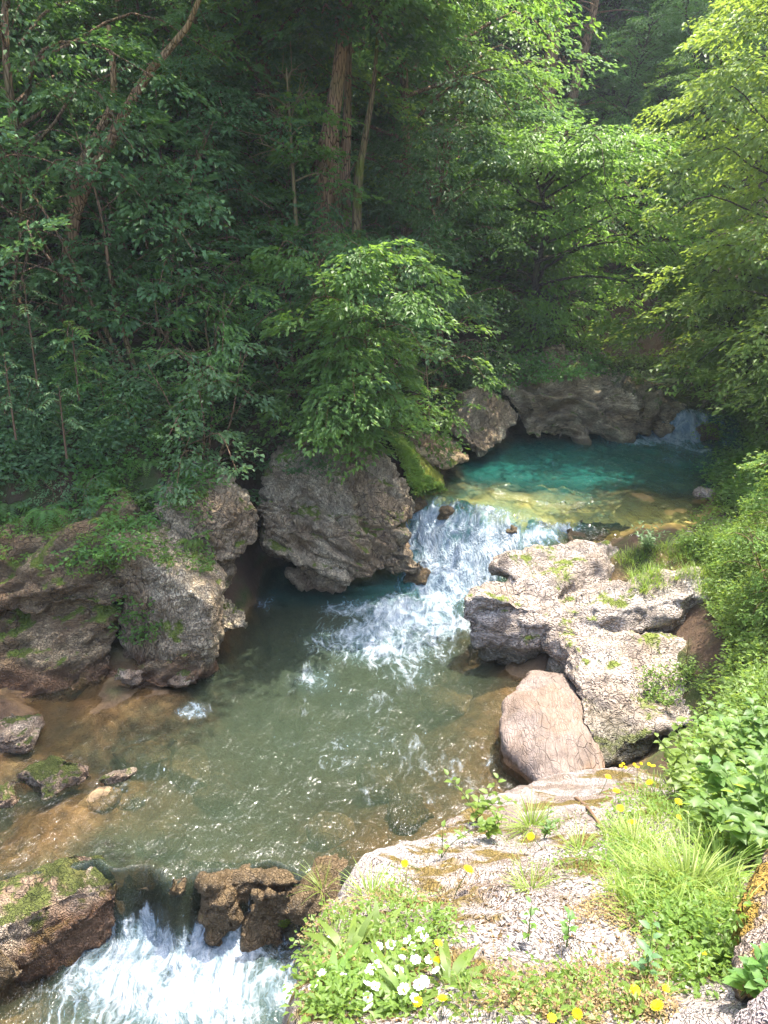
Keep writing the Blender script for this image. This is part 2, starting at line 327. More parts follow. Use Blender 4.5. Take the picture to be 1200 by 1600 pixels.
# foam: painted where the photo has white water (world discs); weak pool discs paint ripple glints
def blobs(L):
    f = np.zeros(WX.shape)
    for px, py, z, rx, ry, s in L:
        p = atz(px, py, z); d = ((WX-p[0])/rx)**2+((WY-p[1])/ry)**2
        f = np.maximum(f, s*np.exp(-d))
    return f
foam_glint = blobs([(670, 805, .8, .35, .3, 1.1), (740, 815, .75, .5, .25, .8), (840, 835, .8, .5, .2, .9), (680, 870, .4, .4, .5, 1.15), (760, 860, .5, .5, .4, 1.1), (700, 910, .1, .5, .5, 1.4), (640, 960, 0, .6, .5, 1.25), (585, 985, 0, .45, .4, .85), (560, 1160, 0, .9, .4, .27), (700, 1200, 0, .7, .5, .25), (690, 970, 0, .4, .5, 1.0),
              (600, 1000, 0, .8, .6, .75), (520, 1000, 0, .55, .5, .42), (560, 950, 0, .5, .3, .7), (490, 1060, 0, .4, .45, .38), (640, 1050, 0, .5, .4, .36), (560, 1100, 0, .7, .6, .24), (410, 940, 0, .25, .3, .45),
              (300, 1110, 0, .22, .16, .62), (250, 1450, -.5, .5, .45, 1.15), (330, 1470, -.5, .5, .5, 1.1), (200, 1500, -.5, .55, .45, .95), (300, 1550, -.5, .8, .5, .85), (420, 1540, -.5, .5, .6, .6), (130, 1560, -.5, .5, .4, .5), (230, 1410, -.3, .3, .2, .7), (330, 1420, -.3, .3, .15, .7),
              (1075, 658, 1.2, .42, .45, 1.25), (1040, 680, .95, .6, .45, 1.1), (1000, 690, .92, .8, .3, .7), (1085, 700, .92, .4, .5, .65), (1040, 720, .92, .7, .5, .33),
              (100, 1290, 0, .7, .5, .30), (60, 1340, 0, .5, .25, .34), (180, 1220, 0, .7, .5, .22), (560, 1180, 0, 1.1, .9, .20), (620, 1260, 0, .9, .5, .24), (900, 740, .92, 1.6, 1.0, .16)])
slope = np.hypot(*np.gradient(WZ, wy, wx)); foam_glint *= 1-.93*sstep(-.17, -.07, WY-lipY)*(WY < 5.5)*(WX < .5)*sstep(6, 5.3, WY)
foam_glint = foam_glint + np.where(WY > 8.6, np.clip(slope, 0, 1.2)*.2, 0)
P = np.stack([WX.ravel(), WY.ravel(), np.zeros(WX.size)], 1)
turb = np.clip(foam_glint.ravel(), 0, 1.2)
st = np.stack([P[:, 0]*1.0+P[:, 1]*.25, P[:, 1]*.55, P[:, 2]], 1)
casc = np.clip(slope.ravel()*2, 0, 1)
wz = WZ.ravel() + (.010+.030*turb)*fbm(st*6.5, 4, 21) + .012*turb*fbm(P*20, 2, 5) + casc*.05*fbm(P*6, 3, 33)
TH = terrain_h(WX, WY).ravel()
# water climbs over the cascade bed instead of being cut by it
wz = np.where((casc > .15) & (TH > wz-.02) & (TH < wz+.07), TH+.015, wz)
upper = sstep(8.9, 9.8, WY.ravel())*sstep(14.3, 13.9, WY.ravel())
river = mesh_np('river_water', np.stack([P[:, 0], P[:, 1], wz], 1), gridfaces(len(wx), len(wy)), None, attrs={'depth': np.clip(wz-TH, 0, 3), 'foam_glint': foam_glint.ravel(), 'upper': upper, 'fall': casc})
tag(river, kind='structure')
m = NM('stream_water'); g = m.n('ShaderNodeNewGeometry'); pos = g.outputs['Position']
depth, fo, up, fall = (m.attr(k) for k in ('depth', 'foam_glint', 'upper', 'fall'))
sp = m.mapping(pos, (1.0, .40, .35), (0, 0, R(-16)))
wv = m.n('ShaderNodeTexNoise', Vector=pos, Scale=1.6, Detail=3.0).outputs['Color']
spw = m.n('ShaderNodeVectorMath', _operation='MULTIPLY_ADD', i0=wv, i1=(.35, .3, .2), i2=sp).outputs[0]
n1 = m.noise(spw, 5.5, 5, .66); n2 = m.noise(spw, 19, 4, .65); spk = m.noise(pos, 38, 2, .5)
net = m.ramp(m.vor(spw, 6.5, 'DISTANCE_TO_EDGE'), .11, .0)
net2 = m.ramp(m.vor(m.n('ShaderNodeVectorMath', _operation='MULTIPLY_ADD', i0=wv, i1=(.55, .6, .2), i2=pos).outputs[0], 15, 'DISTANCE_TO_EDGE'), .14, .0)
fm = m.math('ADD', m.math('MULTIPLY', fo, 1.15), m.math('MULTIPLY', m.math('SUBTRACT', n1, .5), 1.7))
fm = m.math('ADD', fm, m.math('MULTIPLY', m.math('SUBTRACT', n2, .5), .9))
fm = m.math('ADD', fm, m.math('MULTIPLY', m.math('ADD', net, m.math('MULTIPLY', net2, .6)), m.math('MULTIPLY', m.math('MINIMUM', fo, .45), .62)))  # net lines in weak foam draw the ripple glints as white colour
strand = m.noise(m.mapping(pos, (1, .12, .12), (0, 0, R(-8))), 17, 3, .6)
fm = m.math('ADD', fm, m.math('MULTIPLY', m.math('MULTIPLY', fall, m.math('SUBTRACT', 1, up)), m.math('MULTIPLY', m.math('SUBTRACT', strand, .55), 2.4)))
fmask = m.math('MULTIPLY', m.ramp(fm, .36, 1.25), .95)
# small floating flecks
fl = m.vor(spw, 21, 'F1'); flk = m.math('MULTIPLY', m.ramp(m.math('ADD', fl, m.math('MULTIPLY', n2, .3)), .32, .20), m.ramp(m.math('ADD', m.noise(pos, 2.6, 4, .65), m.math('MULTIPLY', m.math('MINIMUM', fo, .4), .6)), .64, .72))
fmask = m.math('MAXIMUM', fmask, m.math('MULTIPLY', flk, .75))
body = m.mix(up, (.031, .042, .025), (.016, .125, .100))
body = m.mix(m.math('MULTIPLY', m.ramp(fo, .15, .8), .7), body, m.mix(up, (.055, .11, .11), (.05, .22, .20)))
tint = m.mix(up, (.93, .90, .78), (.80, .92, .86))
op = m.math('SUBTRACT', 1, m.math('POWER', 2.718, m.math('MULTIPLY', depth, m.n('ShaderNodeMapRange', Value=up, i3=-2.9, i4=-2.7).outputs[0])), clamp=True)
op = m.math('MAXIMUM', op, m.math('MULTIPLY', m.ramp(fo, .3, 1.), .55))
h = m.math('ADD', m.math('MULTIPLY', m.noise(sp, 7, 4, .6), 1.0), m.math('MULTIPLY', m.noise(sp, 26, 3, .6), .35))
h = m.math('ADD', h, m.math('MULTIPLY', fmask, .4))
nrm = m.bump(h, .9, .07)
base = m.mixs(op, m.n('ShaderNodeBsdfTransparent', Color=tint).outputs[0], m.n('ShaderNodeBsdfDiffuse', Color=body).outputs[0])
fr = m.n('ShaderNodeFresnel', IOR=1.33, Normal=nrm).outputs[0]
gl = m.mixs(fr, base, m.n('ShaderNodeBsdfGlossy', Color=(1, 1, 1), Roughness=.06, Normal=nrm).outputs[0])
fcol = m.mix(m.ramp(m.math('ADD', m.math('MULTIPLY', n1, .5), m.math('MULTIPLY', n2, .5)), .38, .62), (.17, .23, .27), (.43, .48, .51))
river.data.materials.append(m.done(m.mixs(fmask, gl, m.bsdf(fcol, .6, .2, m.bump(m.math('ADD', n2, n1), .9, .10)))))

# ground material: forest soil and litter, river bed where under water
m = NM('forest_ground'); g = m.n('ShaderNodeNewGeometry'); pos = g.outputs['Position']; bed = m.attr('bed')
n1 = m.noise(pos, 1.1, 3, .6); n2 = m.noise(pos, 11, 4, .7); n3 = m.noise(pos, 50, 2, .6)
soil = m.mix(n2, (.035, .022, .013), (.12, .075, .045)); soil = m.mix(m.ramp(n1, .45, .6), soil, (.05, .065, .018))
b1 = m.mix(m.ramp(n1, .35, .65), (.17, .10, .05), (.26, .18, .09)); b1 = m.mix(m.ramp(m.vor(pos, 3.2, 'F1'), .25, .6), b1, (.14, .085, .04))
b1 = m.mix(1, b1, m.math('MULTIPLY_ADD', n2, 1.1, .4), 'MULTIPLY')
e = m.ramp(m.vor(m.mapping(pos, (1, 1, 1)), 7, 'DISTANCE_TO_EDGE'), .06, 0)
b1 = m.mix(m.math('MULTIPLY', e, .22), b1, (.05, .03, .015))
b1 = m.mix(m.attr('gold'), b1, m.mix(n2, (.34, .22, .05), (.50, .36, .11)))
col = m.mix(bed, soil, b1)
hh = m.math('ADD', n2, m.math('MULTIPLY', n3, .4))
gmat = m.done(m.bsdf(col, m.math('MULTIPLY_ADD', bed, -.35, .9), .25, m.bump(hh, .8, .03)))
WL = WAT(GX, GY); WL = np.where(GY < 4.85, -.5, np.where(GY < 8.2, 0, WL))
bedm = sstep(.14, .02, (GZ-WL)+.05*fbm(V*2, 3, 4).reshape(GZ.shape))*((GX > -6) & (GX < 7) & (GY > 1) & (GY < 17))
pl = atz(760, 775, .9); gold = np.exp(-((GY-(10.35-.28*(GX-1)))/.95)**2)*((GX > -.6) & (GX < 4.6))
ground = mesh_np('ground', V, gridfaces(len(gx), len(gy)), gmat, attrs={'bed': bedm.ravel(), 'gold': (gold*bedm).ravel()})
tag(ground, kind='structure')

# ---------------------------------------------------------------- rocks
SOLIDS = [ground]
def hull_bm(bm, pts, seed=0):
    vs = [bm.verts.new(tuple(p)) for p in pts]
    r = bmesh.ops.convex_hull(bm, input=vs)
    bmesh.ops.delete(bm, geom=[e for e in set(r['geom_interior']+r['geom_unused']) if isinstance(e, bmesh.types.BMVert)], context='VERTS')
def rock(name, hulls, mat, label, voxel=.03, smooth=8, big=.06, mid=.03, fine=.008, crack=.03, cs=4.0, strata=(1, 1, 1), seed=0, cat='rock', group=None, origin=None, step=0.0, tilt=0, stepf=6.0):
    V0 = []; bm = bmesh.new()
    for h in hulls:
        hull_bm(bm, h)
    me = bpy.data.meshes.new('tmp'); bm.to_mesh(me); bm.free()
    ob = bpy.data.objects.new('tmp', me); COL.objects.link(ob)
    r = ob.modifiers.new('r', 'REMESH'); r.mode = 'VOXEL'; r.voxel_size = voxel
    s = ob.modifiers.new('s', 'SMOOTH'); s.factor = .5; s.iterations = smooth
    dg = bpy.context.evaluated_depsgraph_get(); ev = ob.evaluated_get(dg).to_mesh()
    n = len(ev.vertices); Vv = np.empty(n*3, np.float32); ev.vertices.foreach_get('co', Vv); Vv = Vv.reshape(-1, 3).astype(float)
    Nn = np.empty(n*3, np.float32); ev.vertices.foreach_get('normal', Nn); Nn = Nn.reshape(-1, 3).astype(float)
    F = np.array([p.vertices[:] for p in ev.polygons if len(p.vertices) == 4], np.int64)
    T = np.array([p.vertices[:] for p in ev.polygons if len(p.vertices) == 3], np.int64).reshape(-1, 3)
    bpy.data.objects.remove(ob); bpy.data.meshes.remove(me)
    q0 = Vv.copy()
    if tilt: c_, s_ = math.cos(R(tilt)), math.sin(R(tilt)); q0 = np.stack([Vv[:, 0]*c_+Vv[:, 2]*s_, Vv[:, 1], -Vv[:, 0]*s_+Vv[:, 2]*c_], 1)
    q = q0*np.array(strata)
    crack *= .7; d = big*.9*fbm(q*1.3, 3, seed) + mid*.8*fbm(q*5, 4, seed+5)
    qq = q+.12*np.stack([vnoise(q*3, seed+50), vnoise(q*3, seed+51), vnoise(q*3, seed+52)], 1)
    d1, d2 = worley(qq*cs, seed+3); d -= crack*sstep(.16, 0, d2-d1)
    d1, d2 = worley(qq*cs*3.1, seed+7); d -= crack*.35*sstep(.25, 0, d2-d1)*sstep(-.2, .3, vnoise(q*2, seed+9))
    d -= fine*np.abs(fbm(Vv*22, 3, seed+8))*2
    if step:
        lay = (q0[:, 2]*stepf+.9*vnoise(q0*1.6, seed+60)) % 1.0; d += step*(.5+.5*sstep(-.3, .3, vnoise(q0*1.1, seed+61)))*(sstep(0, .75, lay)-sstep(.8, 1, lay)-.4)
    Vv = Vv+Nn*d[:, None]
    o = Vv.mean(0); o[2] = Vv[:, 2].min()
    ob = mesh_np(name, Vv, [F, T] if len(T) else F, mat, origin=o)
    tag(ob, label, cat, group); SOLIDS.append(ob); return ob
def H(*pts):                                       # mixed point list: (px, py, Y)
    return [at(*p) for p in pts]
def ell(c, r, n=40, seed=0, jit=.12, rz=0):         # lumpy ellipsoid point cloud
    g_ = np.random.default_rng(seed); d = g_.normal(size=(n, 3)); d /= np.linalg.norm(d, axis=1)[:, None]
    p = d*np.array(r)*(1+jit*g_.uniform(-1, 1, (n, 1))); c_, s_ = math.cos(rz), math.sin(rz)
    p = np.stack([p[:, 0]*c_-p[:, 1]*s_, p[:, 0]*s_+p[:, 1]*c_, p[:, 2]], 1)
    return list(p+np.array(c))
def down(pts, z): return list(pts)+[np.array([p[0], p[1], z]) for p in pts]

UPV = np.array([0, 0, 1.])
# left cliff: deep shaded wall with a pale ridge running down to the right
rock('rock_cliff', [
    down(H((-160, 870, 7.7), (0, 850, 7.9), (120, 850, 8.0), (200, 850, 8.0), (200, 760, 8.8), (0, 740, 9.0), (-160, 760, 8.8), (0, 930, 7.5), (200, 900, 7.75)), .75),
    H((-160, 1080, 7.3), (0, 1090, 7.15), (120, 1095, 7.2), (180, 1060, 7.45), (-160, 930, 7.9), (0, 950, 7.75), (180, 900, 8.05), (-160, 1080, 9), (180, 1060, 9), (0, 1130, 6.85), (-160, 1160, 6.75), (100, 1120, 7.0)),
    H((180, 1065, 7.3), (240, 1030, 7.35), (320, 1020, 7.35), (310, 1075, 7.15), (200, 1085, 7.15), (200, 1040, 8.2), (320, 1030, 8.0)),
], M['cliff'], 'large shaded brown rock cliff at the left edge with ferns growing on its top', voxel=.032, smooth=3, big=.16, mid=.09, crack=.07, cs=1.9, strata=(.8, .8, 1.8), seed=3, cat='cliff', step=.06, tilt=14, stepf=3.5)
rock('rock_ridge', [
    H((185, 850, 7.75), (215, 860, 7.6), (330, 950, 7.35), (330, 1010, 7.35), (300, 1060, 7.3), (215, 930, 7.75), (250, 1000, 7.6), (250, 800, 8.6), (350, 900, 8.0), (300, 780, 8.9), (330, 1060, 7.6), (200, 800, 8.7), (190, 1030, 7.8), (260, 1050, 7.5)),
], M['mid'], 'pale pitted rock ridge running down to the water from the right end of the cliff', voxel=.025, smooth=4, big=.07, mid=.06, crack=.04, cs=4.5, seed=9, step=.03, tilt=40)
# mushroom rock: head, waist, foot
rock('overhanging_rock', [
    H((250, 760, 8.9), (330, 755, 8.95), (385, 775, 8.7), (408, 800, 8.5), (405, 850, 8.4), (380, 868, 8.3), (330, 860, 8.1), (300, 900, 7.9), (260, 850, 8.1), (240, 790, 8.5), (350, 800, 8.25), (340, 720, 9.4), (250, 730, 9.3)),
    H((320, 860, 8.2), (368, 860, 8.45), (352, 930, 8.3), (325, 950, 8.1), (350, 900, 8.8), (300, 870, 8.8), (320, 940, 8.6)),
    H((325, 930, 8.1), (365, 930, 8.25), (388, 958, 8.1), (392, 978, 7.9), (360, 985, 7.8), (325, 1000, 7.7), (340, 940, 8.6), (310, 990, 8.0)),
], M['mid'], 'undercut mushroom shaped grey rock with a narrow waist above the left side of the pool', voxel=.022, smooth=4, big=.09, mid=.06, crack=.06, cs=5, seed=14, step=.03, tilt=20)
# middle outcrop with sloping pitted face
rock('rock_outcrop', [
    H((405, 750, 9.6), (450, 690, 10.2), (560, 680, 10.3), (600, 700, 10.2), (640, 775, 10.1), (645, 800, 9.9), (610, 830, 9.5), (540, 800, 9.5), (430, 780, 9.4), (420, 870, 9.3), (500, 760, 9.6), (630, 800, 10.8), (440, 760, 10.8), (600, 690, 11)),
    H((405, 790, 9.25), (440, 780, 9.3), (560, 800, 9.45), (640, 830, 9.6), (650, 880, 9.5), (600, 890, 9.35), (560, 880, 9.2), (545, 915, 9.15), (500, 905, 9.1), (450, 860, 9.05), (412, 850, 9.1), (500, 830, 9.15), (420, 850, 10.2), (640, 870, 10.4)),
    H((470, 870, 9.3), (545, 880, 9.3), (545, 925, 9.25), (500, 930, 9.2), (450, 900, 9.35), (480, 890, 9.9), (560, 900, 9.8)),
    H((600, 885, 9.4), (660, 880, 9.6), (665, 900, 9.55), (600, 905, 9.45), (650, 880, 10.2), (600, 880, 10.2)),
], M['mid'], 'grey brown deeply pitted rock slab sloping into the water left of the white cascade', voxel=.022, smooth=3, big=.12, mid=.07, crack=.075, cs=4.4, strata=(.6, .8, 1.3), seed=25, step=.10, tilt=-35, stepf=4)
# yellow-green mossy bank between outcrop and upper pool
rock('mossy_bank', [H((600, 670, 10.7), (625, 690, 10.7), (650, 740, 10.6), (650, 772, 10.4), (700, 760, 10.9), (660, 700, 11.9), (600, 660, 11.8), (690, 735, 11.6))], rock_mat('bright_moss', (.30, .27, .06), (.22, .2, .04), moss=.9, mosscol=(.17, .18, .02), mossup=.2),
     'bright yellow green mossy bank beside the brown lip of the upper pool', voxel=.03, big=.04, mid=.03, crack=.01, seed=5, cat='bank')
rock('rubble_slope', [H((610, 680, 11.9), (700, 700, 11.9), (735, 722, 11.5), (690, 735, 11.2), (640, 700, 11.2), (720, 690, 12.8), (620, 650, 13.0))], M['back'], 'dark rubble covered slope at the back left corner of the upper pool', voxel=.03, big=.08, mid=.06, crack=.06, cs=5, seed=6, cat='rubble')
# back boulder with dark cave beside it
rock('boulder', [
    H((700, 640, 13.2), (740, 610, 13.4), (800, 615, 13.3), (822, 650, 13.0), (790, 690, 12.5), (760, 715, 12.0), (745, 715, 12.0), (700, 680, 12.5), (730, 650, 12.6), (790, 630, 12.8), (780, 640, 14), (700, 640, 14)),
    H((620, 610, 14.3), (700, 600, 14.2), (760, 600, 14.2), (760, 570, 14.6), (640, 570, 15), (620, 590, 15)),
], M['mid'], 'rounded grey boulder beside the dark hollow at the back left of the upper pool', voxel=.035, smooth=6, big=.16, mid=.08, crack=.04, cs=3.2, seed=31)
rock('rock_outcrop', [
    H((790, 590, 13.8), (860, 550, 14.2), (900, 545, 14.5), (950, 570, 14.6), (975, 610, 14.2), (1010, 625, 14.3), (1060, 650, 14.3), (1065, 662, 14.1), (1000, 680, 13.6), (900, 690, 13.3), (820, 680, 13.2), (800, 640, 13.4), (870, 610, 13.5), (940, 620, 13.6), (850, 600, 15.5), (1000, 620, 15.5)),
    H((960, 600, 14.6), (1000, 610, 14.8), (1062, 640, 14.8), (1068, 655, 14.4), (1000, 672, 14.0), (960, 650, 14.0), (1010, 620, 15.6)),
], M['back'], 'long brown bedded rock outcrop along the far side of the turquoise pool', voxel=.04, smooth=2, big=.2, mid=.12, crack=.1, cs=1.8, strata=(.7, .8, 2.0), seed=42, step=.3, tilt=-22, stepf=2.2)
rock('rock', [H((1085, 668, 13.6), (1105, 660, 13.8), (1125, 665, 13.7), (1125, 690, 13.2), (1095, 688, 13.2), (1110, 670, 14.3))], M['wet'], 'small dark rock on the right side of the far inflow rapid', voxel=.03, big=.04, mid=.03, seed=51)
rock('rock', [H((1040, 650, 14.3), (1065, 645, 14.4), (1070, 665, 14.0), (1050, 675, 13.9), (1030, 670, 14), (1050, 655, 14.9))], M['back'], 'dark mossy rock on the left side of the far inflow rapid', voxel=.03, big=.04, mid=.03, seed=52)
# right boulder
rock('boulder', [
    H((716, 940, 7.85), (722, 975, 7.75), (765, 905, 8.3), (800, 1000, 7.7), (760, 1020, 7.75), (850, 960, 7.6), (860, 1010, 7.6), (830, 905, 8.1), (760, 930, 7.75), (900, 900, 8.3), (930, 1000, 7.7), (730, 915, 8.1), (780, 1045, 7.85), (860, 1045, 7.9)),
    H((768, 885, 8.5), (790, 855, 8.75), (850, 850, 8.9), (940, 850, 9.0), (1020, 880, 8.8), (960, 920, 8.3), (880, 930, 8.0), (800, 900, 8.15), (780, 895, 8.3), (1000, 920, 8.4), (780, 900, 9.2)),
    H((900, 925, 8.0), (960, 905, 8.2), (1060, 885, 8.3), (1120, 895, 8.2), (1135, 915, 7.9), (1000, 960, 7.65), (940, 960, 7.6), (935, 975, 7.62), (1120, 1000, 8.0), (940, 1020, 7.9), (1130, 930, 8.6), (950, 915, 8.6)),
    H((850, 960, 7.7), (935, 950, 7.75), (940, 1040, 7.3), (900, 1080, 7.0), (860, 1050, 7.4), (930, 1100, 7.2), (900, 930, 8.4), (940, 930, 8.4)),
    H((905, 1000, 7.2), (940, 1000, 7.45), (1000, 1040, 7.2), (1120, 1010, 7.5), (1140, 1030, 7.3), (1100, 1120, 6.2), (1000, 1160, 5.95), (940, 1190, 5.85), (915, 1150, 6.05), (905, 1080, 6.55), (880, 1040, 7.3), (860, 1000, 7.6), (920, 1100, 7.5), (1110, 1050, 7.8), (980, 1190, 6.0)),
], M['pale'], 'big pale sunlit limestone boulder with dark undercut side in the middle of the right bank', voxel=.026, smooth=4, big=.12, mid=.08, crack=.03, cs=2.6, strata=(.8, .8, 1.5), seed=64, step=.035, tilt=12, stepf=5)
rock('rock', [H((945, 960, 8.0), (1040, 935, 8.2), (1135, 935, 8.1), (1150, 990, 7.8), (1140, 1040, 7.5), (1060, 1030, 7.6), (950, 1035, 7.8), (960, 1000, 7.8), (1140, 940, 9.0), (950, 960, 8.8))], M['back'], 'dark layered rock face in the hollow on the right side of the big pale boulder', voxel=.025, smooth=2, big=.08, mid=.08, crack=.05, cs=4, strata=(.7, .8, 2), step=.06, tilt=-5, stepf=7, seed=66)
rock('smooth_rock', [
    H((830, 1052, 7.3), (880, 1050, 7.15), (930, 1080, 6.9), (940, 1180, 6.05), (950, 1210, 5.7), (890, 1228, 5.5), (845, 1230, 5.5), (800, 1190, 5.85), (780, 1140, 6.2), (790, 1090, 6.7), (850, 1120, 6.15), (860, 1070, 6.6), (900, 1100, 7.2)),
    down(H((830, 1060, 7.1), (905, 1100, 6.6), (912, 1180, 5.9), (850, 1225, 5.6), (790, 1170, 6.05), (785, 1120, 6.4)), -.4)
], M['smooth'], 'smooth water-worn tan rock at the foot of the big pale boulder', voxel=.028, smooth=12, big=.09, mid=.02, fine=.002, crack=.02, cs=1.6, seed=71)
rock('smooth_rock', [H((805, 1235, 5.5), (850, 1215, 5.6), (960, 1195, 5.6), (1020, 1200, 5.4), (1000, 1250, 4.8), (850, 1265, 4.75), (810, 1250, 5.1), (900, 1230, 6.0))], M['ledge'], 'flat blue grey rock shelf just below the smooth tan rock', voxel=.025, smooth=10, big=.02, mid=.012, crack=.01, seed=72)
# brown slab at the right end of the lip, small rocks on the right bank
rock('rock_slab', [H((880, 825, 9.55), (905, 812, 9.8), (990, 815, 9.9), (1000, 835, 9.5), (960, 850, 9.2), (885, 850, 9.25), (930, 850, 9.6))], M['wet'], 'dark wet brown slab at the right end of the pool lip', voxel=.025, big=.04, mid=.03, seed=81)
for i, (px, py, Y, r, lab) in enumerate([(1080, 845, 9.0, .22, 'pale rock at the water edge left of the leafy right bank'), (1035, 860, 8.85, .16, 'small pale rock beside the little willow herb bush'), (1125, 822, 9.3, .2, 'sandy coloured rock at the right end of the pool'), (1000, 862, 8.9, .13, 'low white rock right behind the big pale boulder'),
                                         (1100, 770, 10.4, .14, 'small brown rock in the shallows on the right of the turquoise pool')]):
    c = at(px, py, Y); rock('rock', [ell(c, (r*1.3, r, r*.6), 30, i)], M['pale'], lab, voxel=.02, big=.03, mid=.03, fine=.004, crack=.02, cs=7, seed=90+i)
# stones in the cascades and the left shallows
for i, (px, py, z, r, mt, lab) in enumerate([
    (710, 790, .88, (.22, .14, .10), 'wet', 'rounded brown stone on the lip left of centre'),  (650, 778, .92, (.12, .12, .09), 'wet', 'brown stone at the left end of the lip'),
    (805, 812, .88, (.16, .09, .07), 'wet', 'flat brown stone at the lip right of centre'),  
     (850, 812, .9, (.18, .10, .06), 'wet', 'thin brown stone near the right part of the lip'),
    (655, 895, .1, (.22, .16, .12), 'wet', 'dark rock at the foot of the pitted slab beside the cascade'),
      
      (460, 1385, -.06, (.18, .14, .10), 'wet', 'submerged brown rock near the white ledge'), (510, 1365, -.06, (.22, .14, .10), 'wet', 'flat brown rock at the foot of the white ledge'),
    (415, 1450, -.42, (.13, .14, .2), 'wet', 'low brown rock beside the foaming lower pool'),
    (640, 1258, -.12, (.20, .14, .14), 'wet', 'submerged rounded rock with a ripple in the lower right of the pool'),
    (88, 1215, .05, (.30, .20, .17), 'stone', 'moss topped stone standing in the brown shallows'), (185, 1215, .0, (.17, .10, .09), 'stone', 'small bare stone right of the moss topped stone'),
    (12, 1240, .04, (.16, .13, .08), 'stone', 'low tan stone at the left edge of the shallows'), (20, 1150, .08, (.30, .22, .12), 'stone', 'flat tan rock under the cliff at the left edge'),
    (200, 1055, .2, (.17, .1, .10), 'stone', 'pale topped stone at the foot of the cliff'), (285, 1062, .1, (.16, .1, .07), 'stone', 'small pale stone at the right foot of the cliff'),
    (190, 1100, -.02, (.26, .14, .07), 'wet', 'red brown slab lying in the shallows below the cliff')]):
    c = atz(px, py, z)-UPV*((.13 if z > .2 else .10) if mt == 'wet' else 0); rock('stone', [ell(c, np.array(r)*(1.4 if mt == 'wet' else 1.1), 22, 200+i, .25, rz=i*.7)], M[mt], lab, voxel=.016, smooth=3, big=.07, mid=.055, fine=.004, crack=.02, cs=6, strata=(1, 1, 1.5), step=.015, tilt=20, stepf=12, seed=120+i, cat='stone')
SUBL = ['just above the small bare stone', 'below the red brown slab', 'largest of those left of centre', 'deep and left of centre', 'between the two bare stones', 'furthest right above the lower fall', 'closest to the lower fall', 'just below the small bare stone', 'dim and near the upper left of the pool',
        'near the foot of the smooth tan rock', 'in the shadow of the big pale boulder', 'near the pitted slab', 'in the middle of the lower part', 'nearest to the white ledge']
for i, (px, py, z, r) in enumerate([(220, 1180, -.12, (.30, .16, .10)), (250, 1165, -.14, (.22, .14, .09)), (300, 1200, -.24, (.42, .2, .13)), (340, 1235, -.32, (.30, .2, .14)), (150, 1250, -.08, (.22, .16, .08)), (260, 1290, -.26, (.2, .14, .12)), (250, 1310, -.28, (.24, .16, .12)), (200, 1250, -.16, (.2, .16, .1)), (460, 1110, -.34, (.34, .25, .2)),
                                    (700, 1090, -.3, (.3, .3, .14)), (760, 1040, -.3, (.3, .3, .2)), (440, 1000, -.3, (.25, .22, .2)), (590, 1230, -.4, (.3, .2, .2)), (520, 1300, -.3, (.25, .2, .14))]):
    c = atz(px, py, z); rock('stone', [ell(c, r, 30, 300+i, .2, rz=i)], rock_mat('bed_stone_%d' % i, (.32, .23, .12), (.22, .15, .08), moss=0, pit=.2, crack=.4, smooth=True) if i == 0 else bpy.data.materials['bed_stone_0'],
                              'ochre stone under the lower pool, '+SUBL[i], voxel=.025, smooth=6, big=.04, mid=.02, fine=.002, crack=.012, cs=6, seed=320+i, cat='stone', group='submerged stones in the lower pool')
def Z(*pts): return [atz(*p) for p in pts]
rock('rock_bar', [Z((185, 1376, -.09), (230, 1370, -.12), (262, 1372, -.06), (300, 1374, -.08), (345, 1380, -.03), (400, 1388, -.09), (450, 1380, .0), (520, 1368, .0), (530, 1385, -.12), (195, 1400, -.34), (260, 1405, -.38), (335, 1410, -.36), (420, 1415, -.36), (480, 1410, -.3), (190, 1425, -.62), (300, 1430, -.64), (420, 1440, -.62), (500, 1425, -.5), (300, 1340, -.35), (450, 1350, -.35)),
    Z((318, 1378, .05), (345, 1380, .04), (375, 1400, -.1), (360, 1440, -.36), (330, 1470, -.45), (318, 1478, -.55), (345, 1478, -.6), (370, 1440, -.5), (330, 1410, -.2)),
    Z((262, 1380, .03), (292, 1378, .04), (300, 1405, -.16), (268, 1412, -.2), (280, 1420, -.4), (255, 1400, -.3)),
    Z((395, 1395, .03), (450, 1390, .05), (470, 1410, -.1), (455, 1450, -.4), (405, 1440, -.3), (420, 1470, -.6), (390, 1425, -.3), (470, 1450, -.5))],
    M['wet'], 'wet brown rock bar that the stream pours over at the lower fall', voxel=.016, smooth=3, big=.09, mid=.08, crack=.04, cs=5, fine=.004, seed=470, step=.03, tilt=25, stepf=7)
rock('boulder', [
    H((-60, 1400, 4.55), (0, 1400, 4.6), (60, 1370, 4.75), (130, 1325, 4.95), (165, 1325, 4.95), (195, 1370, 4.75), (190, 1410, 4.6), (120, 1450, 4.35), (70, 1500, 4.2), (0, 1515, 4.05), (-80, 1520, 4.0), (60, 1420, 4.3), (120, 1390, 4.5), (0, 1450, 4.15), (-60, 1420, 4.3)),
    down(H((0, 1400, 4.65), (140, 1340, 4.9), (190, 1400, 4.65), (70, 1500, 4.2), (-60, 1500, 4.1)), -.7)
], M['stone'], 'moss and dirt covered boulder in the lower left corner beside the foaming fall', voxel=.022, smooth=6, big=.06, mid=.03, crack=.03, cs=4.5, seed=411)
rock('rock', [H((-60, 1480, 4.0), (0, 1455, 4.1), (38, 1500, 3.95), (45, 1525, 3.9), (0, 1545, 3.8), (-60, 1560, 3.7), (0, 1480, 3.9), (0, 1560, 4.0))], M['wet'], 'brown lower rock in front of the mossy corner boulder', voxel=.02, big=.04, mid=.02, seed=431)
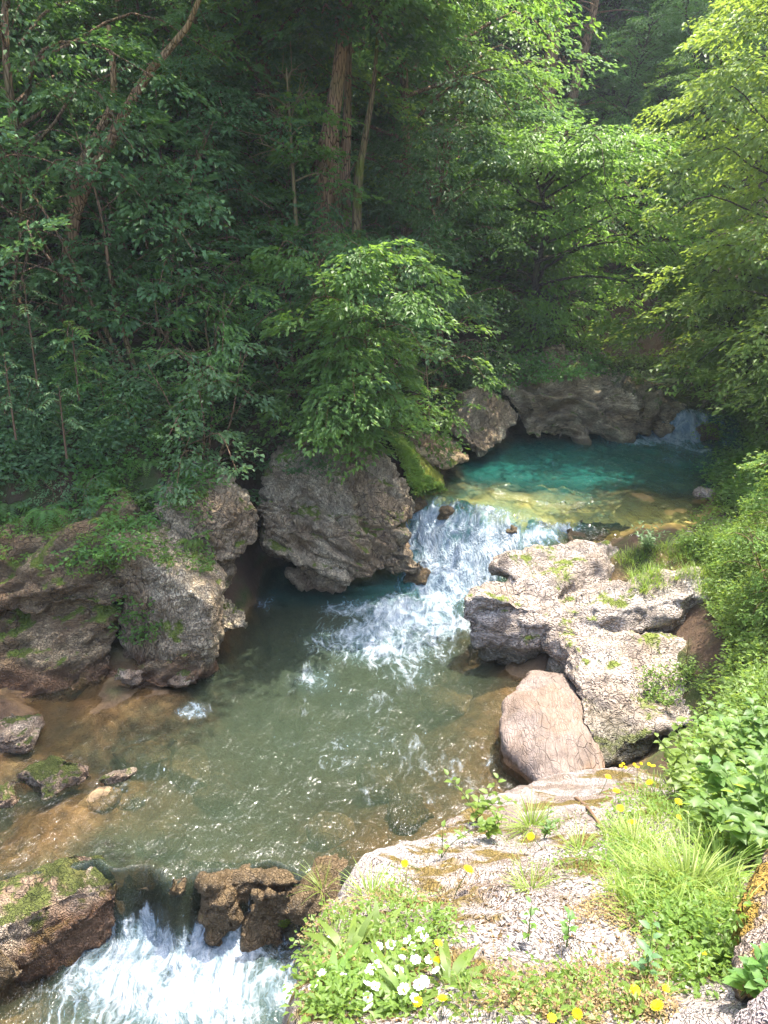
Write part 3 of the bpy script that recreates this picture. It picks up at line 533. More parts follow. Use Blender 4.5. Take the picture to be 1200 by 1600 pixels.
# bottom right rocks close to the camera
rock('boulder', [
    H((1200, 1325, 1.95), (1190, 1350, 1.8), (1160, 1430, 1.5), (1142, 1480, 1.38), (1138, 1530, 1.28), (1150, 1570, 1.2), (1260, 1560, 1.1), (1330, 1400, 1.4), (1300, 1320, 1.9), (1195, 1450, 1.36), (1200, 1500, 1.22), (1250, 1500, 2.0), (1170, 1450, 1.9))], M['mossy'],
    'orange brown moss covered rock at the lower right edge', voxel=.012, smooth=6, big=.03, mid=.02, fine=.005, crack=.012, cs=9, seed=441)
rock('rock', [H((1135, 1600, 1.08), (1165, 1560, 1.12), (1200, 1530, 1.12), (1280, 1520, 1.15), (1280, 1680, .9), (1150, 1660, .95), (1200, 1590, 1.02), (1250, 1600, 1.5), (1200, 1640, 1.4))], rock_mat('grey_rock', (.42, .36, .35), (.28, .22, .21), moss=.0, scale=2), 'bare grey rock in the lower right corner', voxel=.01, big=.02, mid=.012, fine=.003, crack=.008, cs=10, seed=442)
# foreground ledge
EY = np.array([.2, 1.1, 1.5, 2, 2.5, 3, 3.5, 4, 4.6, 5.0, 5.4]); EX = np.array([-.20, -.26, -.24, -.27, -.13, .2, .45, .66, .94, 1.15, 1.6])
def ledge_h(x, y):
    z = 4.19-.714*y + .05*np.clip(x, 0, 3)+.10*np.exp(-((y-3.2)/.8)**2)
    p = np.stack([x.ravel(), y.ravel(), np.zeros(x.size)], 1)
    big = fbm(p*1.6, 4, 70).reshape(x.shape); z = z+.055*big
    n5 = fbm(p*np.array([7, 7, 1]), 4, 71).reshape(x.shape); z = z+.016*n5
    d1, d2 = worley(p*np.array([11, 11, 1])+.3*fbm(p*5, 2, 75)[:, None], 73); z = z-(.010*sstep(.25, 0, d2-d1)*sstep(.0, .5, vnoise(p*2.5, 76))).reshape(x.shape)
    d1, d2 = worley(p*34, 77); z = z-(.005*sstep(.35, 0, d1)).reshape(x.shape)
    e = x-(np.interp(y, EY, EX)+.05*fbm(p*3, 3, 72).reshape(x.shape))
    z = z - .9*sstep(.12, -.05, e)**1.5*.35 - np.clip(-e-.02, 0, 1)*5.5 - np.clip(.10-np.clip(e, 0, 1), 0, 1)**2*6
    return z
lx = np.arange(-.75, 2.1, .0115); ly = np.arange(.55, 5.35, .0125)
LX, LY = np.meshgrid(lx, ly); LZ = ledge_h(LX, LY)
LZ = np.maximum(LZ, -1.2)
ledge = mesh_np('rock_ledge', np.stack([LX.ravel(), LY.ravel(), LZ.ravel()], 1), gridfaces(len(lx), len(ly)), M['ledge'], origin=(.8, 1, .0))
tag(ledge, 'white weathered limestone ledge in the foreground with brown moss and flowers', 'rock ledge'); SOLIDS.append(ledge)
# ---------------------------------------------------------------- vegetation
def nrmz(a): return a/(np.linalg.norm(a, axis=-1, keepdims=True)+1e-9)
class Leaves:
    """collects leaves; every leaf is a small folded blade of real triangles"""
    def __init__(s, seed=0): s.L = []; s.g = np.random.default_rng(seed)
    def add(s, P, D, N, L, Wd, tone=None):
        n = len(P); s.L.append((P, D, N, np.broadcast_to(L, (n,)).astype(float), np.broadcast_to(Wd, (n,)).astype(float), s.g.random(n) if tone is None else np.broadcast_to(tone, (n,))))
    def build(s, name, mat, parent=None, fine=False, origin=None, curl=.15, fold=.18):
        P = np.concatenate([l[0] for l in s.L]); D = nrmz(np.concatenate([l[1] for l in s.L])); N = np.concatenate([l[2] for l in s.L])
        L = np.concatenate([l[3] for l in s.L])[:, None]; Wd = np.concatenate([l[4] for l in s.L])[:, None]; T = np.concatenate([l[5] for l in s.L])
        Sd = nrmz(np.cross(D, N)); N = np.cross(Sd, D)
        n = len(P)
        if not fine:
            vs = [P, P+D*L*.45+Sd*Wd*.5+N*Wd*fold, P+D*L-N*L*curl, P+D*L*.45-Sd*Wd*.5+N*Wd*fold]
            F = np.array([[0, 1, 2], [0, 2, 3]])
        else:
            vs = [P, P+D*L*.22+Sd*Wd*.42+N*Wd*fold, P+D*L*.58+Sd*Wd*.44+N*Wd*fold*.8, P+D*L-N*L*curl, P+D*L*.58-Sd*Wd*.44+N*Wd*fold*.8, P+D*L*.22-Sd*Wd*.42+N*Wd*fold, P+D*L*.45+N*L*.03]
            F = np.array([[0, 1, 6], [1, 2, 6], [2, 3, 6], [6, 3, 4], [6, 4, 5], [6, 5, 0]])
        k = len(vs); V = np.stack(vs, 1).reshape(-1, 3)
        F = (F[None]+np.arange(n)[:, None, None]*k).reshape(-1, 3)
        return mesh_np(name, V, F, mat, parent, smooth=fine, attrs={'tone': np.repeat(T, k)}, origin=origin)
def leaf_mat(name, c1, c2, trans=.45, tc=None, rough=.45, spec=.35):
    m = NM(name); t = m.attr('tone'); oi = m.n('ShaderNodeObjectInfo').outputs['Random']
    col = m.mix(t, c1, c2)
    hs = m.n('ShaderNodeHueSaturation', Color=col); m.set(hs.inputs['Hue'], m.math('MULTIPLY_ADD', oi, .03, .485)); m.set(hs.inputs['Value'], m.math('MULTIPLY_ADD', oi, .3, .85))
    col = hs.outputs[0]
    tcol = m.mix(.75, col, tc or (.17, .30, .03))
    b = m.bsdf(col, rough, spec)
    return m.done(m.mixs(trans, b, m.n('ShaderNodeBsdfTranslucent', Color=tcol).outputs[0]))
M['leaf_dark'] = leaf_mat('dark_green_leaves', (.065, .13, .045), (.105, .19, .055), .44, (.18, .36, .05))
M['leaf_mid'] = leaf_mat('green_leaves', (.08, .165, .04), (.13, .235, .05), .48, (.28, .46, .05))
M['leaf_bright'] = leaf_mat('fresh_green_leaves', (.11, .19, .035), (.17, .27, .055), .5, (.38, .50, .06))
M['leaf_fresh'] = leaf_mat('lime_green_leaves', (.11, .22, .04), (.16, .30, .05), .45, (.30, .54, .06))
M['leaf_blue'] = leaf_mat('bluish_green_leaves', (.08, .155, .065), (.14, .23, .09), .42, (.22, .38, .07))
M['grass'] = leaf_mat('grass_blades', (.15, .25, .035), (.27, .36, .07), .45, (.4, .5, .06))
M['dry'] = leaf_mat('dry_stems', (.30, .22, .10), (.20, .12, .06), .2, (.3, .2, .08))
def plain(name, c, rough=.8, trans=0):
    m = NM(name); b = m.bsdf(c, rough, .2)
    if trans: b = m.mixs(trans, b, m.n('ShaderNodeBsdfTranslucent', Color=c).outputs[0])
    return m.done(b)
M['white_petal'] = plain('white_petals', (.82, .82, .80), .6, .3); M['yellow_petal'] = plain('yellow_petals', (.80, .58, .01), .6, .3); M['yellow_eye'] = plain('flower_eye', (.6, .38, .01))
M['stem'] = plain('green_stems', (.10, .15, .04)); M['twig'] = plain('brown_twigs', (.14, .085, .05))
def bark_mat(name, a, b_, moss=0.):
    m = NM(name); pos = m.n('ShaderNodeNewGeometry').outputs['Position']; q = m.mapping(pos, (1, 1, .16))
    n1 = m.noise(q, 22, 4, .7); v = m.vor(q, 26, 'DISTANCE_TO_EDGE'); c = m.mix(n1, a, b_); c = m.mix(m.ramp(v, .1, 0), c, [x*.3 for x in a])
    if moss: c = m.mix(m.math('MULTIPLY', m.ramp(m.noise(pos, 2.5, 4, .6), .45, .6), moss), c, (.13, .14, .02))
    return m.done(m.bsdf(c, .9, .2, m.bump(m.math('ADD', n1, m.ramp(v, 0, .2)), .8, .03)))
M['bark'] = bark_mat('brown_bark', (.20, .12, .07), (.38, .23, .14), .3)
M['bark_red'] = bark_mat('reddish_bark', (.30, .16, .085), (.52, .32, .19), .25)
M['bark_dark'] = bark_mat('dark_bark', (.05, .035, .03), (.12, .085, .07), .3)
M['bark_moss'] = bark_mat('mossy_bark', (.16, .10, .05), (.26, .18, .09), .9)

UP = np.array([0, 0, 1.])
def sprays(LB, P, D, length, nleaf, leaf, width=.42, droop=.35, g=None, flat=.35, tubes=None):
    """flat fans of leaves: P (n,3) roots, D (n,3) directions, length (n,)"""
    n = len(P); D = nrmz(D); Dh = D.copy(); S_ = nrmz(np.cross(D, UP)); U = np.cross(S_, D)
    t = np.tile((np.arange(nleaf)+.5)/nleaf, (n, 1))+g.normal(0, .03, (n, nleaf)); t = np.clip(t, .04, 1)
    side = np.where(g.random((n, nleaf)) < .5, -1., 1.)
    off = g.random((n, nleaf))**.8*width*np.sqrt(np.clip(1.08-t, 0, 1))*1.15
    Ls = length[:, None]
    x = Ls*(t*.85+off*.35); y = side*off*Ls; z = -droop*Ls*(t**2*.6+off**2*.8)+g.normal(0, .03, (n, nleaf))*Ls
    Q = P[:, None]+D[:, None]*x[..., None]+S_[:, None]*y[..., None]+U[:, None]*z[..., None]
    ld = D[:, None]*(.8+.3*g.random((n, nleaf, 1)))+S_[:, None]*(side*(.35+.6*g.random((n, nleaf))))[..., None]-UP*(.25+.35*droop*t)[..., None]+g.normal(0, .22, (n, nleaf, 3))
    ln = UP*(1-flat*.3)+U[:, None]*.4+g.normal(0, flat, (n, nleaf, 3))
    sz = leaf*(.65+.6*g.random((n, nleaf)))
    tone = np.clip(g.random((n, 1))*.6+.4*g.random((n, nleaf)), 0, 1)
    LB.add(Q.reshape(-1, 3), ld.reshape(-1, 3), ln.reshape(-1, 3), sz.ravel(), sz.ravel()*.62, tone.ravel())
def spindle(a, b, c):                              # crown outline
    return lambda t: (np.clip((t)/a, 0, 1)**.7)*np.clip((1-t)/(1-a), 0, 1)**.55
def tree_mesh(name, H, z0, rad, nl, ns, nleaf, leaf, trunk_r=.14, seed=0, bark='bark', lmat='leaf_mid', trunk=None, up=.25, droop=.4, spray=.8, bias=(0, 0), peak=.35, ks=7, stems=1, fine=False, limbdroop=.25, base_gap=0., twig_r=.006):
    g = np.random.default_rng(seed); LB = Leaves(seed); TB = Tubes(); root = empty(name)
    tr = trunk if trunk is not None else [(0, 0, -.4), (.02*H*g.normal(), .02*H*g.normal(), H*.3), (.03*H*g.normal(), .03*H*g.normal(), H*.65), (.04*H*g.normal(), .04*H*g.normal(), H)]
    trs = []
    for k in range(stems):
        pts = np.array(tr, float)
        if stems > 1:
            a = k/stems*6.28+g.random(); lean = rad*.55; pts = pts+np.array([math.cos(a), math.sin(a), 0])*np.linspace(0, 1, len(pts))[:, None]**1.2*lean
        pl_ = spline(pts, 16); trs.append(pl_); TB.add(pl_, trunk_r*(1-np.linspace(0, 1, 16)**.9*.88)*(1 if stems == 1 else .6), ks, .05, seed+k)
    f = spindle(peak, 0, 0)
    P = []; D = []; Ls = []
    for i in range(nl):
        t = (i+g.random())/nl; pl_ = trs[i % stems]
        zz = z0+(H-z0)*t; zi = np.interp(zz, pl_[:, 2], np.arange(16)); a0 = np.array([np.interp(zi, np.arange(16), pl_[:, c]) for c in range(3)])
        az = i*2.39996+g.normal()*.4; R_ = rad*(f(t)*.85+.15)*(.7+.5*g.random())
        d = np.array([math.cos(az)+bias[0], math.sin(az)+bias[1], 0]); R_ *= np.linalg.norm(d)**.8; d /= np.linalg.norm(d)+1e-9
        rise = up*(1.2 if t > .6 else 1)+t*.5
        pts = [a0, a0+d*R_*.35+UP*R_*rise*.35, a0+d*R_*.7+UP*R_*(rise*.55), a0+d*R_+UP*R_*(rise*.6-limbdroop)]
        pts = spline(np.array(pts)+g.normal(0, .03*R_, (4, 3)), 9)
        TB.add(pts, np.linspace(trunk_r*.32*(1-t*.5)*(1 if stems == 1 else .6), twig_r, 9), 4)
        m_ = max(3, int(ns*(.4+.6*R_/rad)))
        u = base_gap+(1-base_gap)*(g.random(m_)**.7); u[0] = 1
        q = np.stack([np.interp(u*8, np.arange(9), pts[:, c]) for c in range(3)], 1)
        sd = np.cross(d, UP)*(g.choice([-1, 1], m_)*(.25+.75*g.random(m_)))[:, None]+d*(.35+u*.6)[:, None]+UP*(g.normal(.0, .22, m_))[:, None]
        P.append(q); D.append(sd); Ls.append(spray*(.6+.6*g.random(m_)))
    sprays(LB, np.concatenate(P), np.concatenate(D), np.concatenate(Ls), nleaf, leaf, g=g, droop=droop)
    cr = LB.build('crown' if stems == 1 else 'foliage', M[lmat], root, fine)
    TB.build('trunk' if stems == 1 else 'stems', M[bark], root)
    root['h'] = H
    return root
def clone(root, loc, rz=0, sc=1, label=None, cat=None, group=None, lmat=None, name=None, tilt=(0, 0)):
    used = root.get('used'); 
    if not used: r = root; root['used'] = 1; kids = list(root.children)
    else:
        r = root.copy(); COL.objects.link(r); kids = []
        for ch in root.children:
            c = ch.copy(); COL.objects.link(c); c.parent = r; kids.append(c)
    if name: r.name = name
    r.location = [float(c) for c in loc]; r.rotation_euler = (tilt[0], tilt[1], rz); r.scale = (sc, sc, sc)
    for k in ('group',):
        if k in r: del r[k]
    tag(r, label, cat, group)
    if lmat:
        for c in kids:
            if c.name.split('.')[0] in ('crown', 'foliage'):
                c.material_slots[0].link = 'OBJECT'; c.material_slots[0].material = M[lmat]
    return r
# surfaces to stand plants on
def bvh_of(obs):
    T = []
    for o in obs:
        me = o.data; n = len(me.vertices); v = np.empty(n*3, np.float32); me.vertices.foreach_get('co', v); v = v.reshape(-1, 3)+np.array(o.location)
        T.append(BVHTree.FromPolygons(v.tolist(), [p.vertices[:] for p in me.polygons]))
    return T
BV = bvh_of(SOLIDS)
def cast(o, d):
    best = None
    for t in BV:
        h = t.ray_cast(o, d)
        if h[0] is not None and (best is None or h[3] < best[1]): best = (h[0], h[3], h[1])
    return best
def drop(px, py):                                  # first solid surface seen at a photo pixel
    h = cast(Vector(CAM), Vector(ray(px, py)).normalized())
    return (np.array(h[0]), np.array(h[2])) if h else None
def floor(x, y, top=30):
    h = cast(Vector((x, y, top)), Vector((0, 0, -1))); return float(h[0].z) if h else 0.
def gz(x, y): return float(terrain_h(np.array([[x]], float), np.array([[y]], float))[0, 0])

# --- tree prototypes
T_A = tree_mesh('broadleaf_tree', 8.0, 1.2, 2.7, 52, 15, 46, .085, .13, 1, lmat='leaf_mid')
T_B = tree_mesh('broadleaf_tree', 7.0, .8, 2.4, 46, 15, 46, .085, .12, 2, lmat='leaf_dark', bias=(.2, -.1), droop=.55)
T_F = tree_mesh('forest_tree', 20.0, 6.0, 4.2, 60, 14, 34, .17, .28, 3, bark='bark_dark', lmat='leaf_dark', spray=1.5, up=.15)
T_G = tree_mesh('forest_tree', 17.0, 3.0, 4.0, 64, 14, 34, .15, .24, 4, bark='bark_dark', lmat='leaf_mid', spray=1.4, up=.3)
SH_A = tree_mesh('shrub', 2.2, .25, 1.15, 30, 8, 26, .07, .05, 5, lmat='leaf_dark', stems=4, spray=.42, ks=5)
SH_B = tree_mesh('shrub', 1.6, .15, 1.0, 26, 8, 26, .06, .04, 6, lmat='leaf_mid', stems=4, spray=.36, ks=5, droop=.6)

# forked tree on the left
def at_t(*p): return at(*p)
def own_tree(name, label, base, cat='tree', **kw):
    r = tree_mesh(name, **kw); r.location = [float(c) for c in base]; r['used'] = 1; tag(r, label, cat); return r
def path(base, *pts): return [tuple(np.array(at(*p))-base) for p in pts]
b0 = at(105, 540, 10.6)
own_tree('forked_tree', 'tree with a forked orange brown trunk leaning right on the left slope', b0, H=7.2, z0=4.3, rad=2.4, nl=30, ns=14, nleaf=44, leaf=.085, trunk_r=.12, seed=21, lmat='leaf_mid', bark='bark_red',
         trunk=path(b0, (105, 570, 10.6), (105, 460, 10.55), (118, 330, 10.5), (180, 205, 10.4), (235, 110, 10.3), (305, 20, 10.2), (350, -160, 10.2)), peak=.5, droop=.5, bias=(.15, -.2))
tb = Tubes(); tb.add(spline(path(b0, (116, 330, 10.5), (124, 270, 10.6), (150, 215, 10.7), (178, 150, 10.8), (170, 40, 10.9)), 14), np.linspace(.085, .03, 14), 7, .05)
tb.build('fork_limb', M['bark_red'], bpy.data.objects['forked_tree'])
# cluster of tall trunks
for i, (pts, r, lab) in enumerate([
    ([(490, 420, 13.0), (505, 300, 13.0), (522, 170, 13.0), (538, 40, 13.0), (548, -120, 13.0), (552, -420, 13.0)], .19, 'thickest reddish trunk of the cluster on the left slope, leaning right'),
    ([(520, 415, 13.2), (524, 300, 13.2), (524, 200, 13.2), (530, 60, 13.2), (540, -200, 13.2)], .11, 'thin straight trunk just right of the thickest one in the cluster'),
    ([(538, 410, 13.8), (538, 300, 13.8), (542, 200, 13.8), (546, 60, 13.8), (560, -200, 13.8)], .14, 'dark trunk standing furthest back in the cluster'),
    ([(548, 400, 12.8), (558, 320, 12.8), (568, 230, 12.8), (585, 120, 12.8), (600, -100, 12.8)], .10, 'slanting mossy trunk at the right end of the cluster')]):
    b = at(*pts[0]); b[2] -= .3; tr = path(b, *[(p[0], p[1], p[2]) for p in pts]); tr[0] = (0, 0, -2.2)
    own_tree('tall_tree', lab, b, H=tr[-1][2], z0=4.2 if i == 0 else 3.4, rad=2.4, nl=26, ns=11, nleaf=40, leaf=.10, trunk_r=r, seed=30+i, bark='bark_red' if i != 3 else 'bark_moss', lmat=['leaf_mid', 'leaf_dark', 'leaf_dark', 'leaf_mid'][i], trunk=tr, bias=(.1, -.1), droop=.6, ks=9, base_gap=.2)
# individually placed crowns
def tcrown(proto, px, py, Y, sc, rz, label, lm, top=True, name='broadleaf_tree', tilt=(0, 0), zoff=0):
    """stand a tree at ground distance Y so that its middle is seen near the pixel"""
    p = at(px, py, Y); h = proto['h']*sc; z = gz(p[0], p[1])
    base = (p[0], p[1], min(z, p[2]-h*.55)) if not zoff else (p[0], p[1], p[2]-h*.55)
    return clone(proto, base, rz, sc, label, 'tree', None, lm, name, tilt)
b1 = at(845, 560, 15.8)
own_tree('broadleaf_tree', 'sunlit fresh green tree leaning over the far rocks above the turquoise pool', b1, H=5.2, z0=.3, rad=2.1, nl=50, ns=15, nleaf=46, leaf=.085, trunk_r=.12, seed=51, lmat='leaf_fresh', bark='bark_dark',
         trunk=path(b1, (845, 590, 15.9), (868, 490, 15.7), (835, 445, 15.5), (855, 350, 15.4), (835, 270, 15.5)), bias=(.3, -.25), droop=.45, peak=.35)
tcrown(T_A, 965, 400, 20.5, .85, 1.0, 'rounded deep green tree behind the sunlit one, right of it', 'leaf_mid')
tcrown(T_B, 670, 250, 17.2, 1.2, 2.0, 'large dense tree in the middle of the left slope with drooping branches', 'leaf_mid')
tcrown(T_B, 700, 440, 14.0, .75, 4.0, 'low dark tree hanging over the hollow behind the pool', 'leaf_dark')
tcrown(T_A, 640, 60, 15.5, 1.1, 3.3, 'high tree at the top of the photo right of the trunk cluster', 'leaf_blue')
tcrown(T_A, 740, 330, 19.8, .75, 5.0, 'green tree just behind the sunlit leaning tree', 'leaf_mid')
tcrown(T_A, 420, 60, 14.2, 1.0, 5.6, 'yellow green tree at the top between the forked tree and the tall trunks', 'leaf_bright')
tcrown(T_B, 30, 200, 11.5, 1.0, 0.5, 'dark tree at the upper left corner behind the forked tree', 'leaf_dark')
tcrown(T_A, 300, 230, 13.5, .85, 0.9, 'bluish green tree behind the fork of the leaning trunk', 'leaf_blue')
tcrown(T_B, 200, 60, 14.5, 1.2, 2.9, 'dark tree high on the slope above the forked trunk', 'leaf_dark')
tcrown(T_A, 400, 290, 16.5, .9, 1.9, 'grey green tree left of the trunk cluster', 'leaf_blue')
# shade trees whose crowns reach over the top of the frame
# right bank trees
b9 = at(1260, 700, 11.6)
own_tree('broadleaf_tree', 'pale sunlit tree hanging over the right edge of the turquoise pool', b9, H=6.4, z0=.2, rad=1.7, nl=46, ns=14, nleaf=42, leaf=.08, trunk_r=.07, seed=64, lmat='leaf_bright', bark='bark_dark',
         trunk=path(b9, (1265, 720, 11.6), (1245, 520, 11.5), (1240, 330, 11.5), (1250, 150, 11.6), (1270, 0, 11.8)), bias=(-.2, -.2), droop=.5, peak=.3, up=.25)
b2 = at(1340, 640, 14.6)
own_tree('broadleaf_tree', 'bright yellow green tree overhanging the river on the right bank', b2, H=8.6, z0=.3, rad=2.2, nl=58, ns=16, nleaf=46, leaf=.085, trunk_r=.10, seed=61, lmat='leaf_bright', bark='bark_dark',
         trunk=path(b2, (1290, 660, 14.6), (1245, 520, 14.5), (1225, 330, 14.4), (1270, 120, 14.6), (1300, -60, 14.8)), bias=(-.1, 0.), droop=.5, peak=.3, up=.35)
b3 = at(1235, 600, 15.0)
own_tree('broadleaf_tree', 'leafy tree reaching low across the far stream from the right', b3, H=2.4, z0=.1, rad=1.7, nl=34, ns=14, nleaf=44, leaf=.085, trunk_r=.09, seed=63, lmat='leaf_bright', bark='bark_dark',
         trunk=path(b3, (1190, 610, 14.5), (1175, 520, 14.4), (1160, 450, 14.3), (1165, 360, 14.3)), bias=(-.45, -.1), droop=.5)
# sapling on the middle outcrop
b4 = at(585, 668, 10.35)
own_tree('hazel_sapling', 'wide green sapling with layered branches growing on top of the middle outcrop', b4, H=2.6, z0=.0, rad=1.05, nl=28, ns=12, nleaf=40, leaf=.075, trunk_r=.035, seed=71, lmat='leaf_mid', bark='bark_moss', stems=3, spray=.5,
         trunk=path(b4, (585, 680, 10.3), (575, 600, 10.1), (560, 500, 10.0), (550, 400, 10.0)), bias=(-.3, -.3), droop=.4, peak=.25, up=.1, limbdroop=.35)
b5 = at(545, 688, 9.95)
own_tree('hazel_sapling', 'low drooping leafy branches hanging over the pitted slab under the sapling', b5, H=.7, z0=-.05, rad=.7, nl=13, ns=9, nleaf=40, leaf=.07, trunk_r=.02, seed=72, lmat='leaf_mid', bark='bark_moss', stems=2, spray=.45, bias=(-.2, -.4), droop=.5, peak=.3, limbdroop=.4)

# far forest: two kinds of tall trees standing on the back slopes
n = 0
for px, Y, sc, lm, pr in [(870, 33, 1.25, 'leaf_dark', 'F'), (900, 30, 1.1, 'leaf_dark', 'F'), (1060, 33, 1.2, 'leaf_dark', 'F'), (1100, 29, 1.1, 'leaf_mid', 'F'), (980, 38, 1.25, 'leaf_mid', 'F'), (780, 29, 1.0, 'leaf_dark', 'F'), (740, 36, 1.25, 'leaf_dark', 'F'),
                          (1010, 26, .62, 'leaf_blue', 'G'), (930, 25, .5, 'leaf_dark', 'G'), (1080, 24, .55, 'leaf_dark', 'G'), (850, 24, .6, 'leaf_dark', 'G'), (820, 43, 1.1, 'leaf_dark', 'G'), (940, 46, 1.2, 'leaf_mid', 'G'), (1040, 44, 1.2, 'leaf_dark', 'G'), (1130, 40, 1.1, 'leaf_mid', 'G'),
                          (1200, 34, 1.1, 'leaf_mid', 'G'), (690, 30, .9, 'leaf_mid', 'G'), (620, 24, .6, 'leaf_mid', 'G'), (560, 28, .7, 'leaf_mid', 'G'), (500, 22, .55, 'leaf_mid', 'G'), (400, 20, .5, 'leaf_mid', 'G'), (300, 18, .45, 'leaf_mid', 'G'), (180, 17, .42, 'leaf_mid', 'G'), (60, 15.5, .4, 'leaf_mid', 'G'),
                          (640, 40, 1., 'leaf_mid', 'G'), (520, 36, .9, 'leaf_mid', 'G'), (1240, 46, 1.1, 'leaf_dark', 'G'), (350, 27, .7, 'leaf_mid', 'G'), (200, 22, .6, 'leaf_mid', 'G'), (30, 20, .55, 'leaf_mid', 'G'), (760, 48, 1.1, 'leaf_dark', 'G'), (880, 49, 1.1, 'leaf_dark', 'G'), (1000, 50, 1.1, 'leaf_mid', 'G'), (1120, 50, 1.1, 'leaf_dark', 'G'),
                          (960, 31, .6, 'leaf_dark', 'G'), (1130, 33, .7, 'leaf_dark', 'G'), (830, 34, .7, 'leaf_dark', 'G'), (1030, 21, .38, 'leaf_dark', 'G'), (960, 21, .36, 'leaf_dark', 'G'), (1070, 19, .3, 'leaf_mid', 'G')]:
    x = (px-600)/FPX*(Y*CP+1); p = T_F if pr == 'F' else T_G
    clone(p, (x, Y, gz(x, Y)), n*1.7, sc, '%s tall tree on the slope %s, %s' % ('dark' if lm == 'leaf_dark' else 'green', 'behind the forked tree' if px < 330 else 'behind the trunk cluster' if px < 600 else 'left of the bare brown trunk' if px < 845 else 'around the bare brown trunks' if px < 950 else 'in the gap of the gorge' if px < 1090 else 'at the upper right', 'nearest row' if Y < 25 else 'middle distance' if Y < 37 else 'furthest back'), 'tree', 'forest trees on the far slopes', lm); n += 1
for i, (pts, r, lab) in enumerate([([(850, 260, 22), (858, 120, 22), (872, 0, 22), (880, -120, 22)], .20, 'tall bare brown trunk in the upper middle of the far slope'), ([(875, 255, 22.6), (900, 130, 22.6), (925, 30, 22.6), (945, -120, 22.6)], .14, 'slanting pale trunk right of the tall bare brown one'),
                                   ([(1075, 300, 25), (1100, 190, 25), (1118, 100, 25), (1145, -60, 25)], .22, 'dark leaning trunk on the far slope above the right hand tree'), ([(1030, 350, 25), (1050, 250, 25), (1060, 190, 25)], .14, 'broken grey trunk in the dark gap of the far slope')]):
    b = at(*pts[0]); r_ = empty('bare_trunk_tree' if i < 3 else 'dead_tree', b); tb = Tubes(); g = np.random.default_rng(i)
    P_ = spline(path(b, *pts), 14); tb.add(np.vstack([P_[0]-[0, 0, 6], P_]), np.linspace(r, r*.6, 15), 8, .06)
    tw = tb
    for k in range(26):
        q = P_[g.integers(1, 13)]; a = g.random()*6.28; l = .6+g.random()*1.1; tw.add(spline([q, q+np.array([math.cos(a)*l*.6, math.sin(a)*l*.6, .05]), q+np.array([math.cos(a)*l, math.sin(a)*l, -.3*g.random()])], 5), np.linspace(.03, .008, 5), 3)
    tb.build('trunk', M['bark_red' if i < 2 else 'bark_dark'], r_); tag(r_, lab, 'tree')
# shrubs covering the left slope
g = np.random.default_rng(5); cnt = 0
SPOTS = []
for k in range(900):
    x = g.uniform(-9, 4); y = g.uniform(9.3, 20)
    px = 600+FPX*x/(y*CP+1)
    if px < -60 or px > 1000 or (px > 560 and y < 11.2) or (px > 640 and y < 14.6) or (x > 1 and y < 16.5): continue
    if any((x-a)**2+(y-b)**2 < .62 for a, b in SPOTS): continue
    if (330 < px < 420 and y < 10.6) or (50 < px < 210 and y < 11.2) or (px > 330 and y < 10.9): continue
    SPOTS.append((x, y))
def lshrub(x, y, k):
    px = 600+FPX*x/(y*CP+1); hue = ['dark green', 'mid green', 'grey green', 'deep green'][k % 4]
    wh = 'at the left edge behind the saplings' if px < 60 else 'around the forked tree' if px < 210 else 'between forked tree and dead branches' if px < 400 else 'below the cluster of tall trunks' if px < 580 else 'behind the hazel sapling' if px < 760 else 'behind the far rocks of the pool'
    return '%s shrub %s, %s the left slope' % (hue, wh, 'low on' if y < 12 else 'half way up' if y < 15.5 else 'high on')
for x, y in SPOTS[:115]:
    z = gz(x, y); p = [SH_A, SH_B][cnt % 2]
    clone(p, (x, y, z-.05), g.random()*6.28, (.75+.6*g.random())*(1+.03*(y-10)), lshrub(x, y, cnt), 'shrub', 'shrubs on the left slope', ['leaf_dark', 'leaf_mid', 'leaf_blue', 'leaf_dark'][cnt % 4], tilt=(g.normal()*.1+.15, g.normal()*.1)); cnt += 1
for px, py, Y, sc, lm, lab in [(20, 600, 8.9, .5, 'leaf_blue', 'feathery grey green shrub at the left edge above the big fern'), (95, 650, 8.6, .45, 'leaf_blue', 'grey green bush in the middle of the left bank'), (165, 600, 9.3, .5, 'leaf_mid', 'small leafy bush below the forked trunk'), (215, 660, 9.2, .42, 'leaf_mid', 'small bush at the right side of the left bank'), (45, 720, 8.2, .4, 'leaf_mid', 'low bush over the cliff near the left edge'), (-10, 540, 9.6, .7, 'leaf_blue', 'bush cut by the left edge beside the forked tree'), (120, 740, 8.3, .36, 'leaf_bright', 'low bright bush on the cliff top')]:
    p = at(px, py, Y); clone(SH_B, (p[0], p[1], gz(p[0], p[1])-.05), px, sc, lab, 'shrub', None, lm)
# shrubs of the right bank
for i in range(60):
    px = g.uniform(1085, 1290); Y = g.uniform(6.2, 14.0)
    x = (px-600)/FPX*(Y*CP+(5-2)*SP)
    edge = np.interp(Y, [6, 7.5, 8.5, 9.5, 10.5, 11.5, 13, 14.5], [3.4, 4.3, 5.1, 5.8, 6.2, 6.3, 6.8, 7.4])
    if x < edge: x = edge+g.random()*1.2
    clone([SH_B, SH_A][i % 3 == 0], (x, Y, gz(x, Y)-.05), g.random()*6.28, .36+.34*g.random(), '%s shrub on the steep right bank %s' % (['yellow green', 'bright green', 'mid green'][i % 3], 'near the big pale boulder' if Y < 8 else 'beside the end of the amber shallows' if Y < 10 else 'over the right side of the turquoise pool' if Y < 12 else 'by the far inflow'), 'shrub', 'shrubs on the right bank', ['leaf_bright', 'leaf_bright', 'leaf_mid'][i % 3], tilt=(g.normal()*.1, -.2))
